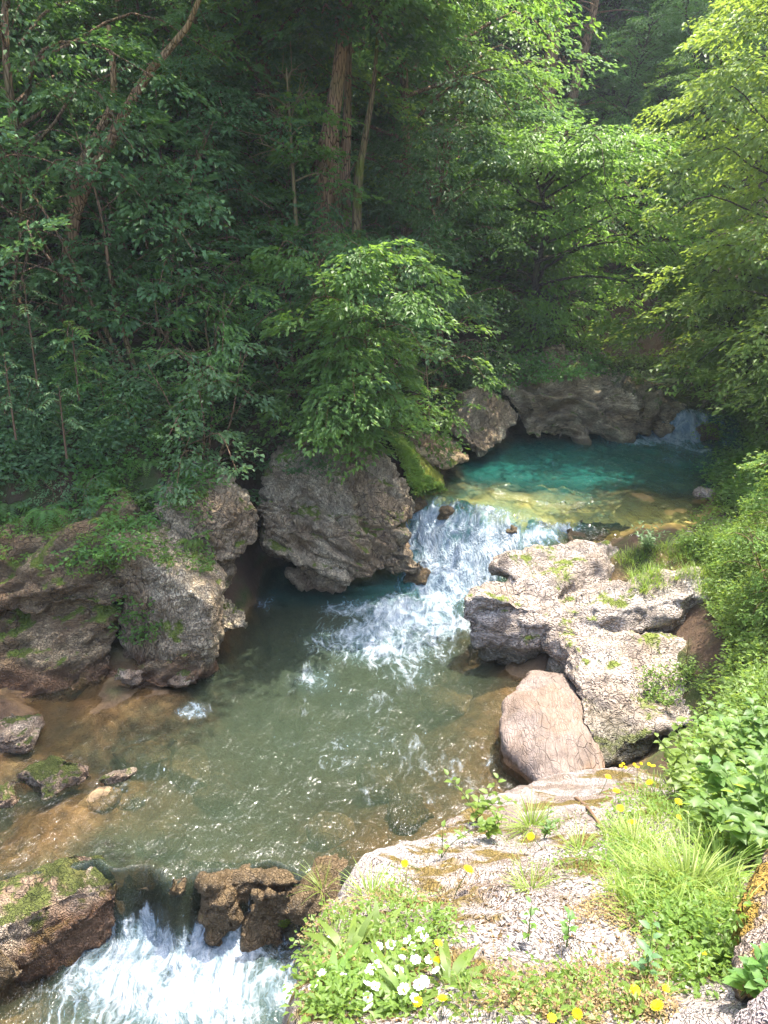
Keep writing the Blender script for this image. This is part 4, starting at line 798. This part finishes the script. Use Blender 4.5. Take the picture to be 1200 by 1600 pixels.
# ---------------------------------------------------------------- smaller plants
g = np.random.default_rng(99)
class Blades:
    """curved strips: grass, fern axes, long rosette leaves"""
    def __init__(s): s.B = []
    def add(s, P, D, L, Wd, bend, tone=None, prof=None):
        n = len(P); s.B.append((P, nrmz(D), np.broadcast_to(L, (n,)), np.broadcast_to(Wd, (n,)), np.broadcast_to(bend, (n,)), g.random(n) if tone is None else np.broadcast_to(tone, (n,))))
    def build(s, name, mat, parent=None, prof=(1, .9, .7, .42, .04), origin=None):
        P, D, L, Wd, Bn, T = [np.concatenate([b[k] for b in s.B]) for k in range(6)]
        n = len(P); m_ = len(prof); t = np.linspace(0, 1, m_)
        Hh = D.copy(); Hh[:, 2] = 0; Hh = nrmz(Hh+1e-6); S_ = np.cross(Hh, UP)
        C = P[:, None]+D[:, None]*(L[:, None]*t)[..., None]+(Hh[:, None]*.6-UP*.75)*(Bn[:, None]*L[:, None]*t**2.2)[..., None]
        w_ = Wd[:, None]*np.array(prof)[None]/2
        V = np.stack([C-S_[:, None]*w_[..., None], C+S_[:, None]*w_[..., None]], 2).reshape(-1, 3)
        i = np.arange(m_-1)*2; F = np.stack([i, i+1, i+3, i+2], 1); F = (F[None]+(np.arange(n)*2*m_)[:, None, None]).reshape(-1, 4)
        return mesh_np(name, V, F, mat, parent, attrs={'tone': np.repeat(T, 2*m_)}, origin=origin)
def inpoly(poly, n):
    poly = np.array(poly, float); lo = poly.min(0); hi = poly.max(0); out = []
    while len(out) < n:
        q = lo+(hi-lo)*g.random(2); c = False; j = len(poly)-1
        for i in range(len(poly)):
            if (poly[i, 1] > q[1]) != (poly[j, 1] > q[1]) and q[0] < (poly[j, 0]-poly[i, 0])*(q[1]-poly[i, 1])/(poly[j, 1]-poly[i, 1])+poly[i, 0]: c = not c
            j = i
        if c: out.append(q)
    return out
def spots(poly, n, ymax=18, nzmin=-1, zmin=-9, clump=None):
    P = []; N = []
    for q in inpoly(poly, n):
        h = drop(*q)
        if h is None or h[0][1] > ymax or h[1][2] < nzmin or h[0][2] < zmin: continue
        if clump and vnoise(h[0][None]*clump[0], 91)[0] < clump[1]: continue
        P.append(h[0]); N.append(h[1])
    return np.array(P), np.array(N)
def cover(name, label, poly, n, mat, leaf=.05, k=12, r=.12, h=.12, fine=False, cat='plants', aspect=.62, **kw):
    P, N = spots(poly, n, **kw); LB = Leaves(len(P))
    m_ = len(P); a = g.random((m_, k))*6.283; u = g.random((m_, k)); rr = r*np.sqrt(g.random((m_, k)))*(.6+.8*g.random((m_, 1)))
    hor = np.stack([np.cos(a), np.sin(a), 0*a], -1); hh = h*(.4+1.2*g.random((m_, 1)))*u
    N2 = nrmz(N*.6+UP*.7)
    Q = P[:, None]+hor*rr[..., None]+N2[:, None]*hh[..., None]
    s_ = leaf*(.5+.8*g.random((m_, k)))
    LB.add(Q.reshape(-1, 3), (hor*1.0+UP*.25*(u[..., None]-.4)+g.normal(0, .3, (m_, k, 3))).reshape(-1, 3), (np.broadcast_to(N2[:, None], Q.shape)+hor*.35+g.normal(0, .3, (m_, k, 3))).reshape(-1, 3), s_.ravel(), (s_*aspect).ravel(), np.clip(g.random((m_, 1))*.7+g.random((m_, k))*.3, 0, 1).ravel())
    o = LB.build(name, M[mat], None, fine); tag(o, label, cat, kind='stuff'); return o
def grasscover(name, label, poly, n, mat='grass', L=.14, Wd=.004, k=14, r=.05, bend=.5, **kw):
    P, N = spots(poly, n, **kw); m_ = len(P); a = g.random((m_, k))*6.283; hor = np.stack([np.cos(a), np.sin(a), 0*a], -1)
    B = Blades(); Q = P[:, None]+hor*(r*g.random((m_, k)))[..., None]-UP*.01
    B.add(Q.reshape(-1, 3), (UP+hor*(.15+.6*g.random((m_, k)))[..., None]).reshape(-1, 3), (L*(.5+.8*g.random((m_, k)))).ravel(), Wd, bend*(.4+g.random(m_*k)))
    o = B.build(name, M[mat]); tag(o, label, 'grass', kind='stuff'); return o
L1 = [(-20, 640), (0, 560), (120, 600), (230, 640), (300, 700), (340, 760), (260, 790), (215, 870), (120, 880), (-20, 890)]
cover('bank_herbs', 'mixed green herbs and seedlings covering the left bank above the cliff', L1, 900, 'leaf_mid', .06, 13, .13, .14, clump=(1.8, -.12))
cover('bank_herbs', 'yellow green herbs in patches over the left bank', L1, 800, 'leaf_bright', .05, 12, .11, .10, clump=(1.3, .0))
cover('bank_herbs', 'bluish feathery undergrowth on the upper part of the left bank', [(-20, 520), (150, 560), (260, 640), (240, 700), (100, 740), (-20, 780)], 800, 'leaf_blue', .06, 16, .17, .34)
cover('bank_herbs', 'yellow green mossy growth hanging over the rim of the cliff', [(0, 740), (150, 720), (240, 780), (240, 880), (120, 900), (0, 880)], 700, 'leaf_bright', .034, 16, .09, .04, clump=(1.6, -.1))
cover('slope_seedlings', 'dark low seedlings and ivy on the ground of the left slope', [(230, 560), (420, 560), (420, 640), (300, 700), (240, 640)], 420, 'leaf_dark', .055, 10, .14, .1)
cover('rock_plants', 'small green plants rooted in the pale ridge of the cliff', [(215, 740), (330, 760), (320, 820), (330, 900), (250, 880), (200, 840)], 230, 'leaf_mid', .045, 12, .08, .07, clump=(2.2, .0))
cover('rock_plants', 'green plants clinging low on the shaded cliff', [(180, 930), (240, 940), (260, 1000), (200, 1010)], 50, 'leaf_mid', .05, 10, .08, .05)
cover('rock_plants', 'ivy leaves hanging on the upper part of the pitted slab', [(360, 690), (560, 680), (560, 740), (470, 770), (380, 740)], 90, 'leaf_blue', .055, 10, .10, .05, clump=(2.0, .05))
cover('rock_plants', 'ferns and ivy on top of the rocks behind the turquoise pool', [(620, 570), (760, 560), (900, 555), (1000, 580), (930, 590), (850, 600), (760, 610), (640, 610)], 420, 'leaf_mid', .07, 12, .16, .14, clump=(1.1, -.2))
cover('bank_herbs', 'low green plants along the far stream bank', [(960, 560), (1120, 560), (1110, 600), (1000, 600), (960, 585)], 300, 'leaf_mid', .07, 12, .2, .2, ymax=24)
R1 = [(1120, 770), (1210, 700), (1210, 1330), (1130, 1330), (1060, 1210), (1130, 1130), (1150, 1020), (1110, 940), (1130, 900), (1060, 860)]
cover('bank_herbs', 'bright leafy herbs covering the right bank', R1, 2300, 'leaf_bright', .042, 13, .11, .13)
cover('bank_herbs', 'bright foliage hanging over the water from the upper right bank', [(1110, 640), (1210, 560), (1210, 800), (1140, 790), (1100, 740), (1100, 690)], 1100, 'leaf_bright', .055, 14, .17, .2)
cover('bank_herbs', 'leafy weeds among the stones below the right hand boulder', [(1000, 1050), (1120, 1040), (1130, 1150), (1040, 1180), (1010, 1110)], 170, 'leaf_bright', .04, 12, .08, .08, clump=(3, -.1))
grasscover('grass', 'thin yellow green grass on the right bank beside the big boulder', [(960, 870), (1120, 830), (1210, 800), (1210, 1000), (1110, 960), (1080, 900), (1000, 930)], 520, L=.16, k=12, Wd=.006)
grasscover('grass', 'fine grass growing among the herbs of the lower right bank', [(1000, 1200), (1150, 1290), (1160, 1420), (1060, 1480), (960, 1420), (940, 1300)], 260, L=.10, k=10)
cover('low_herbs', 'tiny green herbs at the right side of the white ledge', [(960, 1240), (1060, 1240), (1160, 1420), (1150, 1500), (1100, 1600), (1040, 1600), (1010, 1450), (940, 1350)], 480, 'leaf_bright', .021, 12, .045, .05, clump=(5, -.35))
cover('low_herbs', 'sparse small herbs scattered over the white ledge', [(700, 1290), (880, 1250), (960, 1290), (940, 1380), (1000, 1480), (1020, 1600), (700, 1600), (540, 1440), (560, 1400), (650, 1380)], 620, 'leaf_bright', .018, 10, .04, .05, clump=(3.2, .15))
cover('low_herbs', 'green herbs between the white flowers at the lower left of the ledge', [(480, 1440), (620, 1400), (720, 1440), (720, 1600), (470, 1600)], 330, 'leaf_bright', .020, 10, .04, .04, clump=(4, -.1))
cover('ledge_moss', 'brown and olive moss cushions on the white ledge', [(480, 1420), (620, 1390), (720, 1420), (840, 1350), (1000, 1400), (1060, 1600), (470, 1600)], 1500, 'dry', .010, 26, .03, .008, clump=(3.0, .1), cat='moss')
grasscover('grass', 'thin dry grass on the front of the white ledge', [(560, 1380), (700, 1360), (860, 1300), (980, 1400), (1050, 1600), (560, 1600)], 300, 'dry', L=.07, Wd=.0018, k=6, clump=(3, -.1))
grasscover('grass', 'short green grass in the cracks of the white ledge', [(480, 1420), (600, 1390), (900, 1260), (960, 1300), (900, 1420), (760, 1540), (540, 1560)], 320, 'grass', L=.07, Wd=.0022, k=8, clump=(3.4, .1))
P, N = spots([(600, 1400), (800, 1300), (960, 1250), (1100, 1450), (1060, 1600), (500, 1600)], 420, clump=(2.2, -.2))
ico = bmesh.new(); bmesh.ops.create_icosphere(ico, subdivisions=1, radius=1); iv = np.array([v.co[:] for v in ico.verts]); ifc = np.array([[v.index for v in f.verts] for f in ico.faces]); ico.free()
sz = (.004+.010*g.random(len(P))**3)[:, None, None]; VV = P[:, None]+(iv[None]*(1+.25*g.normal(size=(len(P), len(iv), 1))))*np.array([1.2, .9, .6])*sz
o = mesh_np('pebbles', VV.reshape(-1, 3), (ifc[None]+np.arange(len(P))[:, None, None]*len(iv)).reshape(-1, 3), M['pale'], smooth=False); tag(o, 'small pale pebbles and rock chips scattered on the ledge', 'pebbles', kind='stuff')
# dead leaves lying about
P, N = spots([(600, 1400), (800, 1300), (960, 1250), (1150, 1450), (1100, 1600), (500, 1600)], 2000, clump=(2.5, -.25)); LB = Leaves(4); a = g.random(len(P))*6.28
LB.add(P+N*.004, np.stack([np.cos(a), np.sin(a), -.7+0*a], 1), N+g.normal(0, .3, P.shape), .022*(.4+g.random(len(P))), .012, None); o = LB.build('leaf_litter', M['dry']); tag(o, 'brown leaf litter lying in the hollows of the white ledge', 'dead leaves', kind='stuff')

def fern(px, py, n, L, label, mat='leaf_mid', hang=.7, drp=None):
    h = drp or drop(px, py); b, nn = h; LB = Leaves(int(px)); TB = Tubes()
    for k in range(n):
        a = k/n*6.28+g.random()*.5; d = nrmz(np.array([math.cos(a), math.sin(a)-.3, 0])); l = L*(.7+.5*g.random())
        pts = spline([b, b+d*l*.3+UP*l*.35, b+d*l*.7+UP*l*(.35-.2*hang), b+d*l-UP*l*(hang-.45)], 18); TB.add(pts, np.linspace(.004, .001, 18), 3)
        T = nrmz(np.gradient(pts, axis=0)); S_ = nrmz(np.cross(T, UP))
        for sgn in (-1, 1):
            q = pts[1:]; t = np.linspace(.05, 1, 17); w_ = L*.26*np.sin(np.pi*np.clip(t*.9+.12, 0, 1))**.8
            LB.add(q, S_[1:]*sgn+T[1:]*.35-UP*.2, np.cross(S_[1:], T[1:])*1.0+UP*.3, w_, w_*.26+.004, g.random())
    r_ = empty('fern', b); LB.build('fronds', M[mat], None, origin=None).parent = r_; TB.build('stalks', M['stem'], None).parent = r_
    for c in r_.children: c.location = [-float(x) for x in b]
    tag(r_, label, 'fern')
for px, py, n, L, lab in [(15, 800, 11, .42, 'big fern hanging at the left edge over the cliff'), (75, 810, 9, .36, 'fern hanging over the cliff rim just right of the big one'), (150, 760, 9, .32, 'light green fern in the middle of the cliff top'), (235, 730, 8, .30, 'fern beside the dark cleft at the right end of the bank'), (180, 690, 8, .30, 'fern high on the bank above the cliff'),
                          (270, 640, 8, .34, 'fern on the brown earth under the dark undergrowth'), (300, 850, 9, .22, 'grassy fern on the pale ridge of the cliff'), (40, 690, 9, .38, 'feathery fern high at the left edge'), (110, 650, 9, .36, 'fern below the compound leaved sapling'), (60, 750, 8, .3, 'small fern half way down the left bank'), (420, 600, 8, .35, 'dark fern near the foot of the trunk cluster slope'), (925, 575, 8, .4, 'fern on top of the long brown outcrop'), (770, 600, 8, .36, 'fern on the grey boulder behind the pool')]:
    fern(px, py, n, L, lab, 'leaf_bright' if px in (150, 300) else 'leaf_mid')

def stemplant(name, label, base, H, n, leaf, mat, cat='plant', nst=3, spread=.3, aspect=.6, k=14, seed=0, droop=.3, whorl=False, tw=.004):
    q = np.random.default_rng(seed+500); LB = Leaves(seed); TB = Tubes(); base = np.array(base)
    for s_ in range(nst):
        a = q.random()*6.28; d = np.array([math.cos(a), math.sin(a), 0])*spread*(0 if nst == 1 else 1)*q.random()**.5
        pts = spline([base*0, d*.4+UP*H*.5, d*1.1+UP*H*(.85+.25*q.random())], 10); TB.add(pts, np.linspace(tw, tw*.4, 10), 4)
        t = np.linspace(.25, 1, n) if not whorl else np.clip(.9+.1*q.random(n), 0, 1)
        az = np.arange(n)*2.4+q.random()*6; P_ = np.stack([np.interp(t*9, np.arange(10), pts[:, c]) for c in range(3)], 1)
        D_ = np.stack([np.cos(az), np.sin(az), .45-droop+.3*q.random(n)], 1); s2 = leaf*(.6+.6*q.random(n))*(1.1-.4*t)
        LB.add(P_+D_*tw*2, D_, UP+.5*np.stack([np.cos(az), np.sin(az), 0*az], 1)*-.5+q.normal(0, .15, (n, 3)), s2, s2*aspect)
    r_ = empty(name, base); LB.build('leaves', M[mat], r_, True); TB.build('stem', M['stem'], r_); tag(r_, label, cat); return r_
# compound-leaved saplings on the left edge
def compound(name, label, base, H, n, L, mat, seed):
    q = np.random.default_rng(seed); LB = Leaves(seed); TB = Tubes(); base = np.array(base); tr = spline([(0, 0, -.2), (.02, 0, H*.5), (.05, -.03, H)], 12); TB.add(tr, np.linspace(.014, .005, 12), 5)
    for i in range(n):
        t = .25+.75*i/(n-1); a = i*2.4+q.random(); p = np.array([np.interp(t*11, np.arange(12), tr[:, c]) for c in range(3)]); d = np.array([math.cos(a), math.sin(a), 0]); l = L*(.7+.5*q.random())*(1.15-.4*t)
        pts = spline([p, p+d*l*.5+UP*l*.28, p+d*l+UP*l*(.1-.1*q.random())], 9); TB.add(pts, np.linspace(.004, .0015, 9), 3); T = nrmz(np.gradient(pts, axis=0)); S_ = nrmz(np.cross(T, UP))
        for sg in (-1, 1): LB.add(pts[2:], S_[2:]*sg+T[2:]*.5-UP*.15, UP+q.normal(0, .15, (7, 3)), l*.27, l*.105, q.random())
        LB.add(pts[-1:], T[-1:], UP[None]*1., l*.27, l*.11)
    r_ = empty(name, base); LB.build('leaves', M[mat], r_, True); TB.build('stem', M['twig'], r_); tag(r_, label, 'sapling')
b = at(55, 580, 8.9); compound('ash_sapling', 'slender sapling with feather shaped leaves at the left edge in front of the forked tree', b, 1.0, 14, .34, 'leaf_blue', 1)
b = at(120, 600, 8.9); compound('ash_sapling', 'lower sapling with sunlit yellow green feather leaves right of the slender one', b, .62, 12, .34, 'leaf_bright', 2)
b = at(20, 660, 8.4); compound('ash_sapling', 'grey green feather leaved sapling low at the left edge', b, .7, 12, .3, 'leaf_blue', 3)
b = at(100, 690, 8.5); compound('ash_sapling', 'grey green feather leaved sapling in the middle of the left bank', b, .6, 12, .28, 'leaf_blue', 4)

def tuft(px, py, n, L, Wd, label, mat='grass', bend=.6, r=.05, name='grass_tuft', prof=(1, .95, .8, .5, .04), up=.6, cat='grass tuft'):
    h = drop(px, py)[0]; B = Blades(); a = g.random(n)*6.28; hor = np.stack([np.cos(a), np.sin(a), 0*a], 1)
    B.add(hor*(r*g.random(n))[:, None]-UP*.01, UP*up+hor*(.1+.7*g.random(n))[:, None], L*(.5+.6*g.random(n)), Wd*(.7+.5*g.random(n)), bend*(.5+.8*g.random(n)))
    o = B.build(name, M[mat], prof=prof); o.location = [float(c) for c in h]; tag(o, label, cat); return o
for px, py, n, L, Wd, lab in [(1075, 1400, 170, .24, .005, 'large tuft of bright arching grass on the right of the white ledge'), (1120, 1370, 120, .23, .005, 'bright grass tuft in front of the broad leaved plants'), (1020, 1395, 110, .17, .004, 'grass tuft at the left end of the bright grass'), (830, 1292, 110, .17, .004, 'small spiky grass tuft at the far edge of the white ledge'),
                              (905, 1330, 70, .12, .004, 'thin grass tuft below the reddish stick'), (505, 1392, 26, .30, .005, 'thin pale grass blades leaning over the water from the white ledge'), (990, 1330, 100, .2, .004, 'upright grass clump left of the bright arching grass'), (830, 1390, 60, .10, .003, 'small grass tuft in the middle of the white ledge'), (580, 1400, 80, .12, .003, 'mossy grass tuft on the outer edge of the ledge'), (880, 905, 50, .16, .005, 'grass tuft on top of the big pale boulder')]:
    tuft(px, py, n, L, Wd, lab)
for px, py, n, L, Wd, lab in [(545, 1500, 26, .13, .026, 'rosette of long light green leaves left of the white flowers'), (520, 1545, 18, .10, .02, 'small rosette at the lower left edge of the ledge'), (590, 1470, 20, .11, .022, 'rosette of broad leaves just above the white flowers'), (640, 1570, 20, .10, .02, 'leaf rosette at the bottom under the white flowers'), (700, 1540, 18, .10, .02, 'leaf rosette right of the white flowers'), (610, 1530, 20, .10, .02, 'leaf rosette in the middle of the white flowers')]:
    tuft(px, py, n, L, Wd, lab, 'leaf_bright', .9, .02, 'leaf_rosette', (.25, .7, 1, .75, .1), .45, 'plant')
# broad leaved herbs on the lower right bank
k = 0
for px, py, H_, n, nst, lf, lab in [(1120, 1210, .35, 22, 11, .085, 'broad leaved green herb highest on the lower right bank'), (1170, 1240, .4, 22, 11, .09, 'broad leaved herb at the right edge'), (1085, 1250, .3, 22, 10, .08, 'broad leaved herb beside the white flowers bed at its left end'), (1150, 1310, .32, 22, 10, .085, 'broad leaved herb just above the bright grass'), (1190, 1170, .4, 20, 10, .08, 'tall broad leaved herb at the upper end of the clump'),
                                    (1185, 1350, .3, 20, 9, .085, 'dark broad leaved herb next to the orange mossy rock')]:
    h = drop(px, py)[0]; stemplant('broadleaf_herb', lab, h, H_, n, lf, 'leaf_mid' if k % 2 else 'leaf_bright', nst=nst, spread=.26, aspect=.72, seed=k, droop=.45); k += 1
for px, py, H_, n, nst, lf, lab, mt in [(1158, 1555, .13, 14, 3, .045, 'seedling with large pointed green leaves at the lower right corner', 'leaf_mid'), (1120, 1510, .08, 8, 1, .05, 'small yellow green seedling left of the big leaved one', 'leaf_bright'), (1010, 1535, .12, 7, 2, .045, 'blue green seedling at the bottom of the ledge', 'leaf_blue'), (885, 1480, .13, 9, 1, .035, 'thin upright stem with small leaves in the middle of the ledge', 'leaf_mid'),
                                        (825, 1470, .12, 8, 1, .03, 'thin plant with few leaves at the centre of the ledge', 'leaf_mid'), (745, 1282, .26, 12, 4, .055, 'small shrub with round pale leaves at the far left end of the ledge', 'leaf_bright'), (765, 1310, .14, 12, 4, .05, 'low light green plant at the edge under the round leaved shrub', 'leaf_bright'), (1010, 865, .32, 26, 9, .085, 'willow herb bush standing behind the big pale boulder', 'leaf_blue'),
                                        (850, 1310, .12, 9, 4, .03, 'green weeds beside the spiky grass tuft', 'leaf_mid'), (690, 1340, .16, 5, 2, .04, 'spindly plant on the outer rim of the ledge', 'leaf_bright'), (1040, 1110, .22, 10, 5, .05, 'leafy weed growing on the right side of the lower boulder', 'leaf_bright'), (1075, 1060, .2, 10, 5, .05, 'leafy weed under the dark boulder face', 'leaf_bright'), (445, 1450, .12, 24, 9, .03, 'mossy yellow green plant on the brown rock at the lower fall', 'leaf_bright')]:
    h = drop(px, py)[0]; stemplant('willow_bush' if 'willow' in lab else ('seedling' if 'seedling' in lab else 'small_plant'), lab, h, H_, n, lf, mt, nst=nst, spread=H_*.7, aspect=.3 if 'willow' in lab else .62, seed=40+k, droop=.15, tw=.0025); k += 1
# flowers
def flower_proto(name, npet, R_, mat, eye, wide):
    r_ = empty(name); V = []; F = []; n = 0
    for ring, (rr, zz) in enumerate([(1, 0), (.72, .003)] if npet > 8 else [(1, 0)]):
        for k in range(npet):
            a = (k+.5*ring)/npet*6.283; d = np.array([math.cos(a), math.sin(a), .18]); s_ = np.array([-math.sin(a), math.cos(a), 0]); w_ = wide*R_; r1 = R_*rr
            V += [d*.1*r1, d*.55*r1+s_*w_, d*r1+s_*w_*.7, d*r1*1.03, d*r1-s_*w_*.7, d*.55*r1-s_*w_]; V = V[:-6]+[v+UP*zz for v in V[-6:]]
            F += [[n, n+1, n+2], [n, n+2, n+3], [n, n+3, n+4], [n, n+4, n+5]]; n += 6
    mesh_np('petals', np.array(V), np.array(F), M[mat], r_, smooth=False)
    bm = bmesh.new(); bmesh.ops.create_icosphere(bm, subdivisions=1, radius=R_*eye); me = bpy.data.meshes.new('flower_centre'); bm.to_mesh(me); bm.free(); me.transform(Matrix.Diagonal((1, 1, .45, 1)) @ Matrix.Translation((0, 0, R_*.1))); me.materials.append(M['yellow_eye'])
    o = bpy.data.objects.new('flower_centre', me); COL.objects.link(o); o.parent = r_
    tb = Tubes(); tb.add(spline([(0, 0, 0), (.004, .002, -.06), (0, 0, -.14)], 6), .0012, 4); tb.build('stem', M['stem'], r_); return r_
FY = flower_proto('yellow_flower', 14, .0135, 'yellow_petal', .3, .16); FW = flower_proto('white_flower', 6, .0135, 'white_petal', .22, .42)
def flower(proto, px, py, sc, label, group, st=.09):
    h = drop(px, py+int(22*sc))
    p = h[0]; d = ray(px, py); t = (p[1]-.01)/d[1]; q = CAM+d*t; hgt = min(max(q[2]-p[2], .05), .15)
    r_ = clone(proto, (q[0], q[1], p[2]+hgt), g.random()*6, sc*(.85+.3*g.random()), label, 'flower', group, tilt=(.35+.3*g.normal(), .3*g.normal()))
YN = [(633, 1349, 'on the outer rim of the ledge'), (732, 1359, 'on the bare white rock below the round leaved shrub'), (830, 1307, 'beside the spiky grass tuft'), (1062, 1278, 'at the left side of the broad leaved herbs'), (1095, 1259, 'in front of the broad leaved herbs'), (988, 1285, 'above the upright grass clump'), (969, 1263, 'right of the reddish stick'), (963, 1236, 'on the white rock near the far edge'), (950, 1214, 'furthest left below the lower boulder'), (1015, 1223, 'on the white rock below the boulder'),
      (1084, 1218, 'upper one of the pair by the broad leaved herbs'), (1060, 1253, 'just above the pair of flowers at the herb edge'), (1100, 1493, 'above the yellow green seedling'), (992, 1548, 'left of the blue green seedling'), (1027, 1572, 'largest, at the bottom right of the ledge'), (862, 1592, 'at the bottom edge in the middle of the ledge'), (902, 1585, 'at the bottom edge, just right of its neighbour'), (1040, 1545, 'small, above the largest one'), (685, 1474, 'at the upper right of the white flowers'),
      (631, 1486, 'topmost among the white flowers'), (604, 1500, 'left one among the white flowers'), (683, 1502, 'right of the white flowers'), (691, 1561, 'below the white flowers on the right'), (652, 1565, 'lowest among the white flowers')]
for px, py, lab in YN: flower(FY, px, py, 1.1 if (py > 1560 and px > 1000) else (.8 if py > 1400 else 1.2), 'yellow flower '+lab, 'yellow flowers on the ledge')
for k2 in range(9): flower(FY, 965+g.random()*60, 1192+g.random()*10, 1.0, 'one of the small yellow flowers crowded under the lower boulder', 'small yellow flowers under the lower boulder')
for x, y in [(575, 840), (560, 868), (630, 830), (665, 820), (710, 805), (755, 785), (790, 790), (735, 835), (685, 890), (748, 900), (572, 920), (530, 960), (522, 1012), (560, 1025), (630, 965), (670, 945), (692, 1038), (765, 1018), (788, 1000), (525, 1075), (528, 1125), (745, 1080), (845, 950), (872, 938), (818, 898), (310, 962), (405, 970), (272, 1020), (355, 785), (540, 945), (650, 870), (770, 770)]:
    flower(FW, 400+x/3, 1200+y/3, .9, 'white flower in the patch at the lower left of the ledge', 'white flowers on the ledge')
# sticks, logs, dead branches
def stick(name, label, pts, r, mat='twig', cat='stick', lift=0., n=10):
    P_ = spline(np.array(pts), n); b = P_[0].copy(); tb = Tubes(); tb.add(P_-b, np.linspace(r, r*.6, n)*(1+.12*g.normal(size=n)), 7, .08, 3); o = tb.build(name, M[mat]); o.location = [float(c) for c in b]; tag(o, label, cat)
    return o
a_, b_ = drop(900, 1250)[0], drop(940, 1297)[0]; stick('stick', 'reddish brown stick lying across the far part of the ledge', [a_+UP*.012, (a_+b_)/2+UP*.03, b_+UP*.012], .011)
a_, b_ = drop(700, 1505)[0], drop(860, 1590)[0]
p1, p2 = at(-30, 1412, 4.45), at(50, 1368, 4.75); stick('driftwood_log', 'grey weathered stick lying behind the corner boulder at the left edge', [p1, (p1+p2)/2+UP*.02, p2], .035, 'bark_dark')
p1, p2 = at(620, 668, 12.6), at(700, 640, 12.4); stick('stick', 'pale bare stick leaning across the dark hollow', [p1, (p1+p2)/2, p2], .012, 'dry')
tb = Tubes()
for k2 in range(90):
    px = g.uniform(1000, 1125); c = at(px, g.uniform(598, 622), 15.2+g.random()*1.2); c[2] = max(c[2], gz(c[0], c[1])+.03); a = g.normal()*.5+.2; l = .25+.5*g.random(); d = np.array([math.cos(a), math.sin(a), .1*g.normal()]); tb.add([c-d*l/2, c+UP*.03, c+d*l/2], [.014, .012, .006], 4)
o = tb.build('driftwood', M['bark_red'], origin=at(1060, 610, 15.5)); tag(o, 'tangle of driftwood sticks along the far bank above the small inflow', 'driftwood', kind='stuff')
def dead_branches(name, label, base, H_, n, mat, seed, lean=(0, 0), r=.02):
    q = np.random.default_rng(seed); r_ = empty(name, base); tr = spline([(0, 0, -.2), (lean[0]*.5, lean[1]*.5, H_*.5), (lean[0], lean[1], H_)], 12); tb = Tubes(); tb.add(tr, np.linspace(r, r*.3, 12), 5); tb.build('stem', M[mat], r_); tw = Tubes()
    for k2 in range(n):
        p = tr[q.integers(3, 12)]; a = q.random()*6.28; l = H_*(.15+.3*q.random()); d = np.array([math.cos(a), math.sin(a), .15+.3*q.random()]); e = p+d*l; m2 = p+d*l*.5+UP*l*.08; P_ = spline([p, m2, e], 7); tw.add(P_, np.linspace(r*.45, r*.12, 7), 4)
        for j in range(4):
            s0 = P_[2+j]; d2 = d+q.normal(0, .6, 3); tw.add([s0, s0+d2*l*.22, s0+d2*l*.36-UP*.02], [r*.2, r*.14, r*.08], 3)
    tw.build('twigs', M[mat], r_); tag(r_, label, 'dead branches')
dead_branches('dead_shrub', 'bare golden dead branches standing left of the tall trunk cluster', at(462, 335, 12.4), 1.9, 18, 'dry', 3, (-.05, 0), .035)
dead_branches('dead_shrub', 'leafless brown twigs in the dark undergrowth left of the trunk cluster', at(430, 470, 12.6), 1.3, 14, 'dry', 5, (-.3, 0), .02)
dead_branches('dead_twig', 'dry forked twig standing in front of the dark boulder face', drop(1072, 1040)[0], .34, 4, 'dry', 6, (-.02, 0), .007)
dead_branches('dead_branch', 'pale bare branches hanging beside the dark hollow right of the sapling', at(672, 640, 11.2), .9, 8, 'dry', 8, (-.1, 0), .012)

cover('bank_moss', 'bright moss tufts on the bank beside the amber pool lip', [(600, 670), (640, 690), (660, 740), (700, 765), (650, 775), (620, 700)], 600, 'grass', .03, 18, .05, .012, cat='moss')
# ---------------------------------------------------------------- air
bm = bmesh.new(); bmesh.ops.create_cube(bm, size=1); me = bpy.data.meshes.new('haze'); bm.to_mesh(me); bm.free(); me.transform(Matrix.Translation((0, 22, 20)) @ Matrix.Diagonal((76, 72, 60, 1)))
hz = bpy.data.objects.new('haze', me); COL.objects.link(hz); m = NM('valley_air'); v = m.n('ShaderNodeVolumePrincipled', Color=(.80, .90, 1.0, 1), Density=.0011); v.inputs['Anisotropy'].default_value = .25
m.t.links.new(v.outputs[0], m.out.inputs['Volume']); me.materials.append(m.m); tag(hz, 'thin bluish haze filling the gorge', 'haze', kind='stuff')
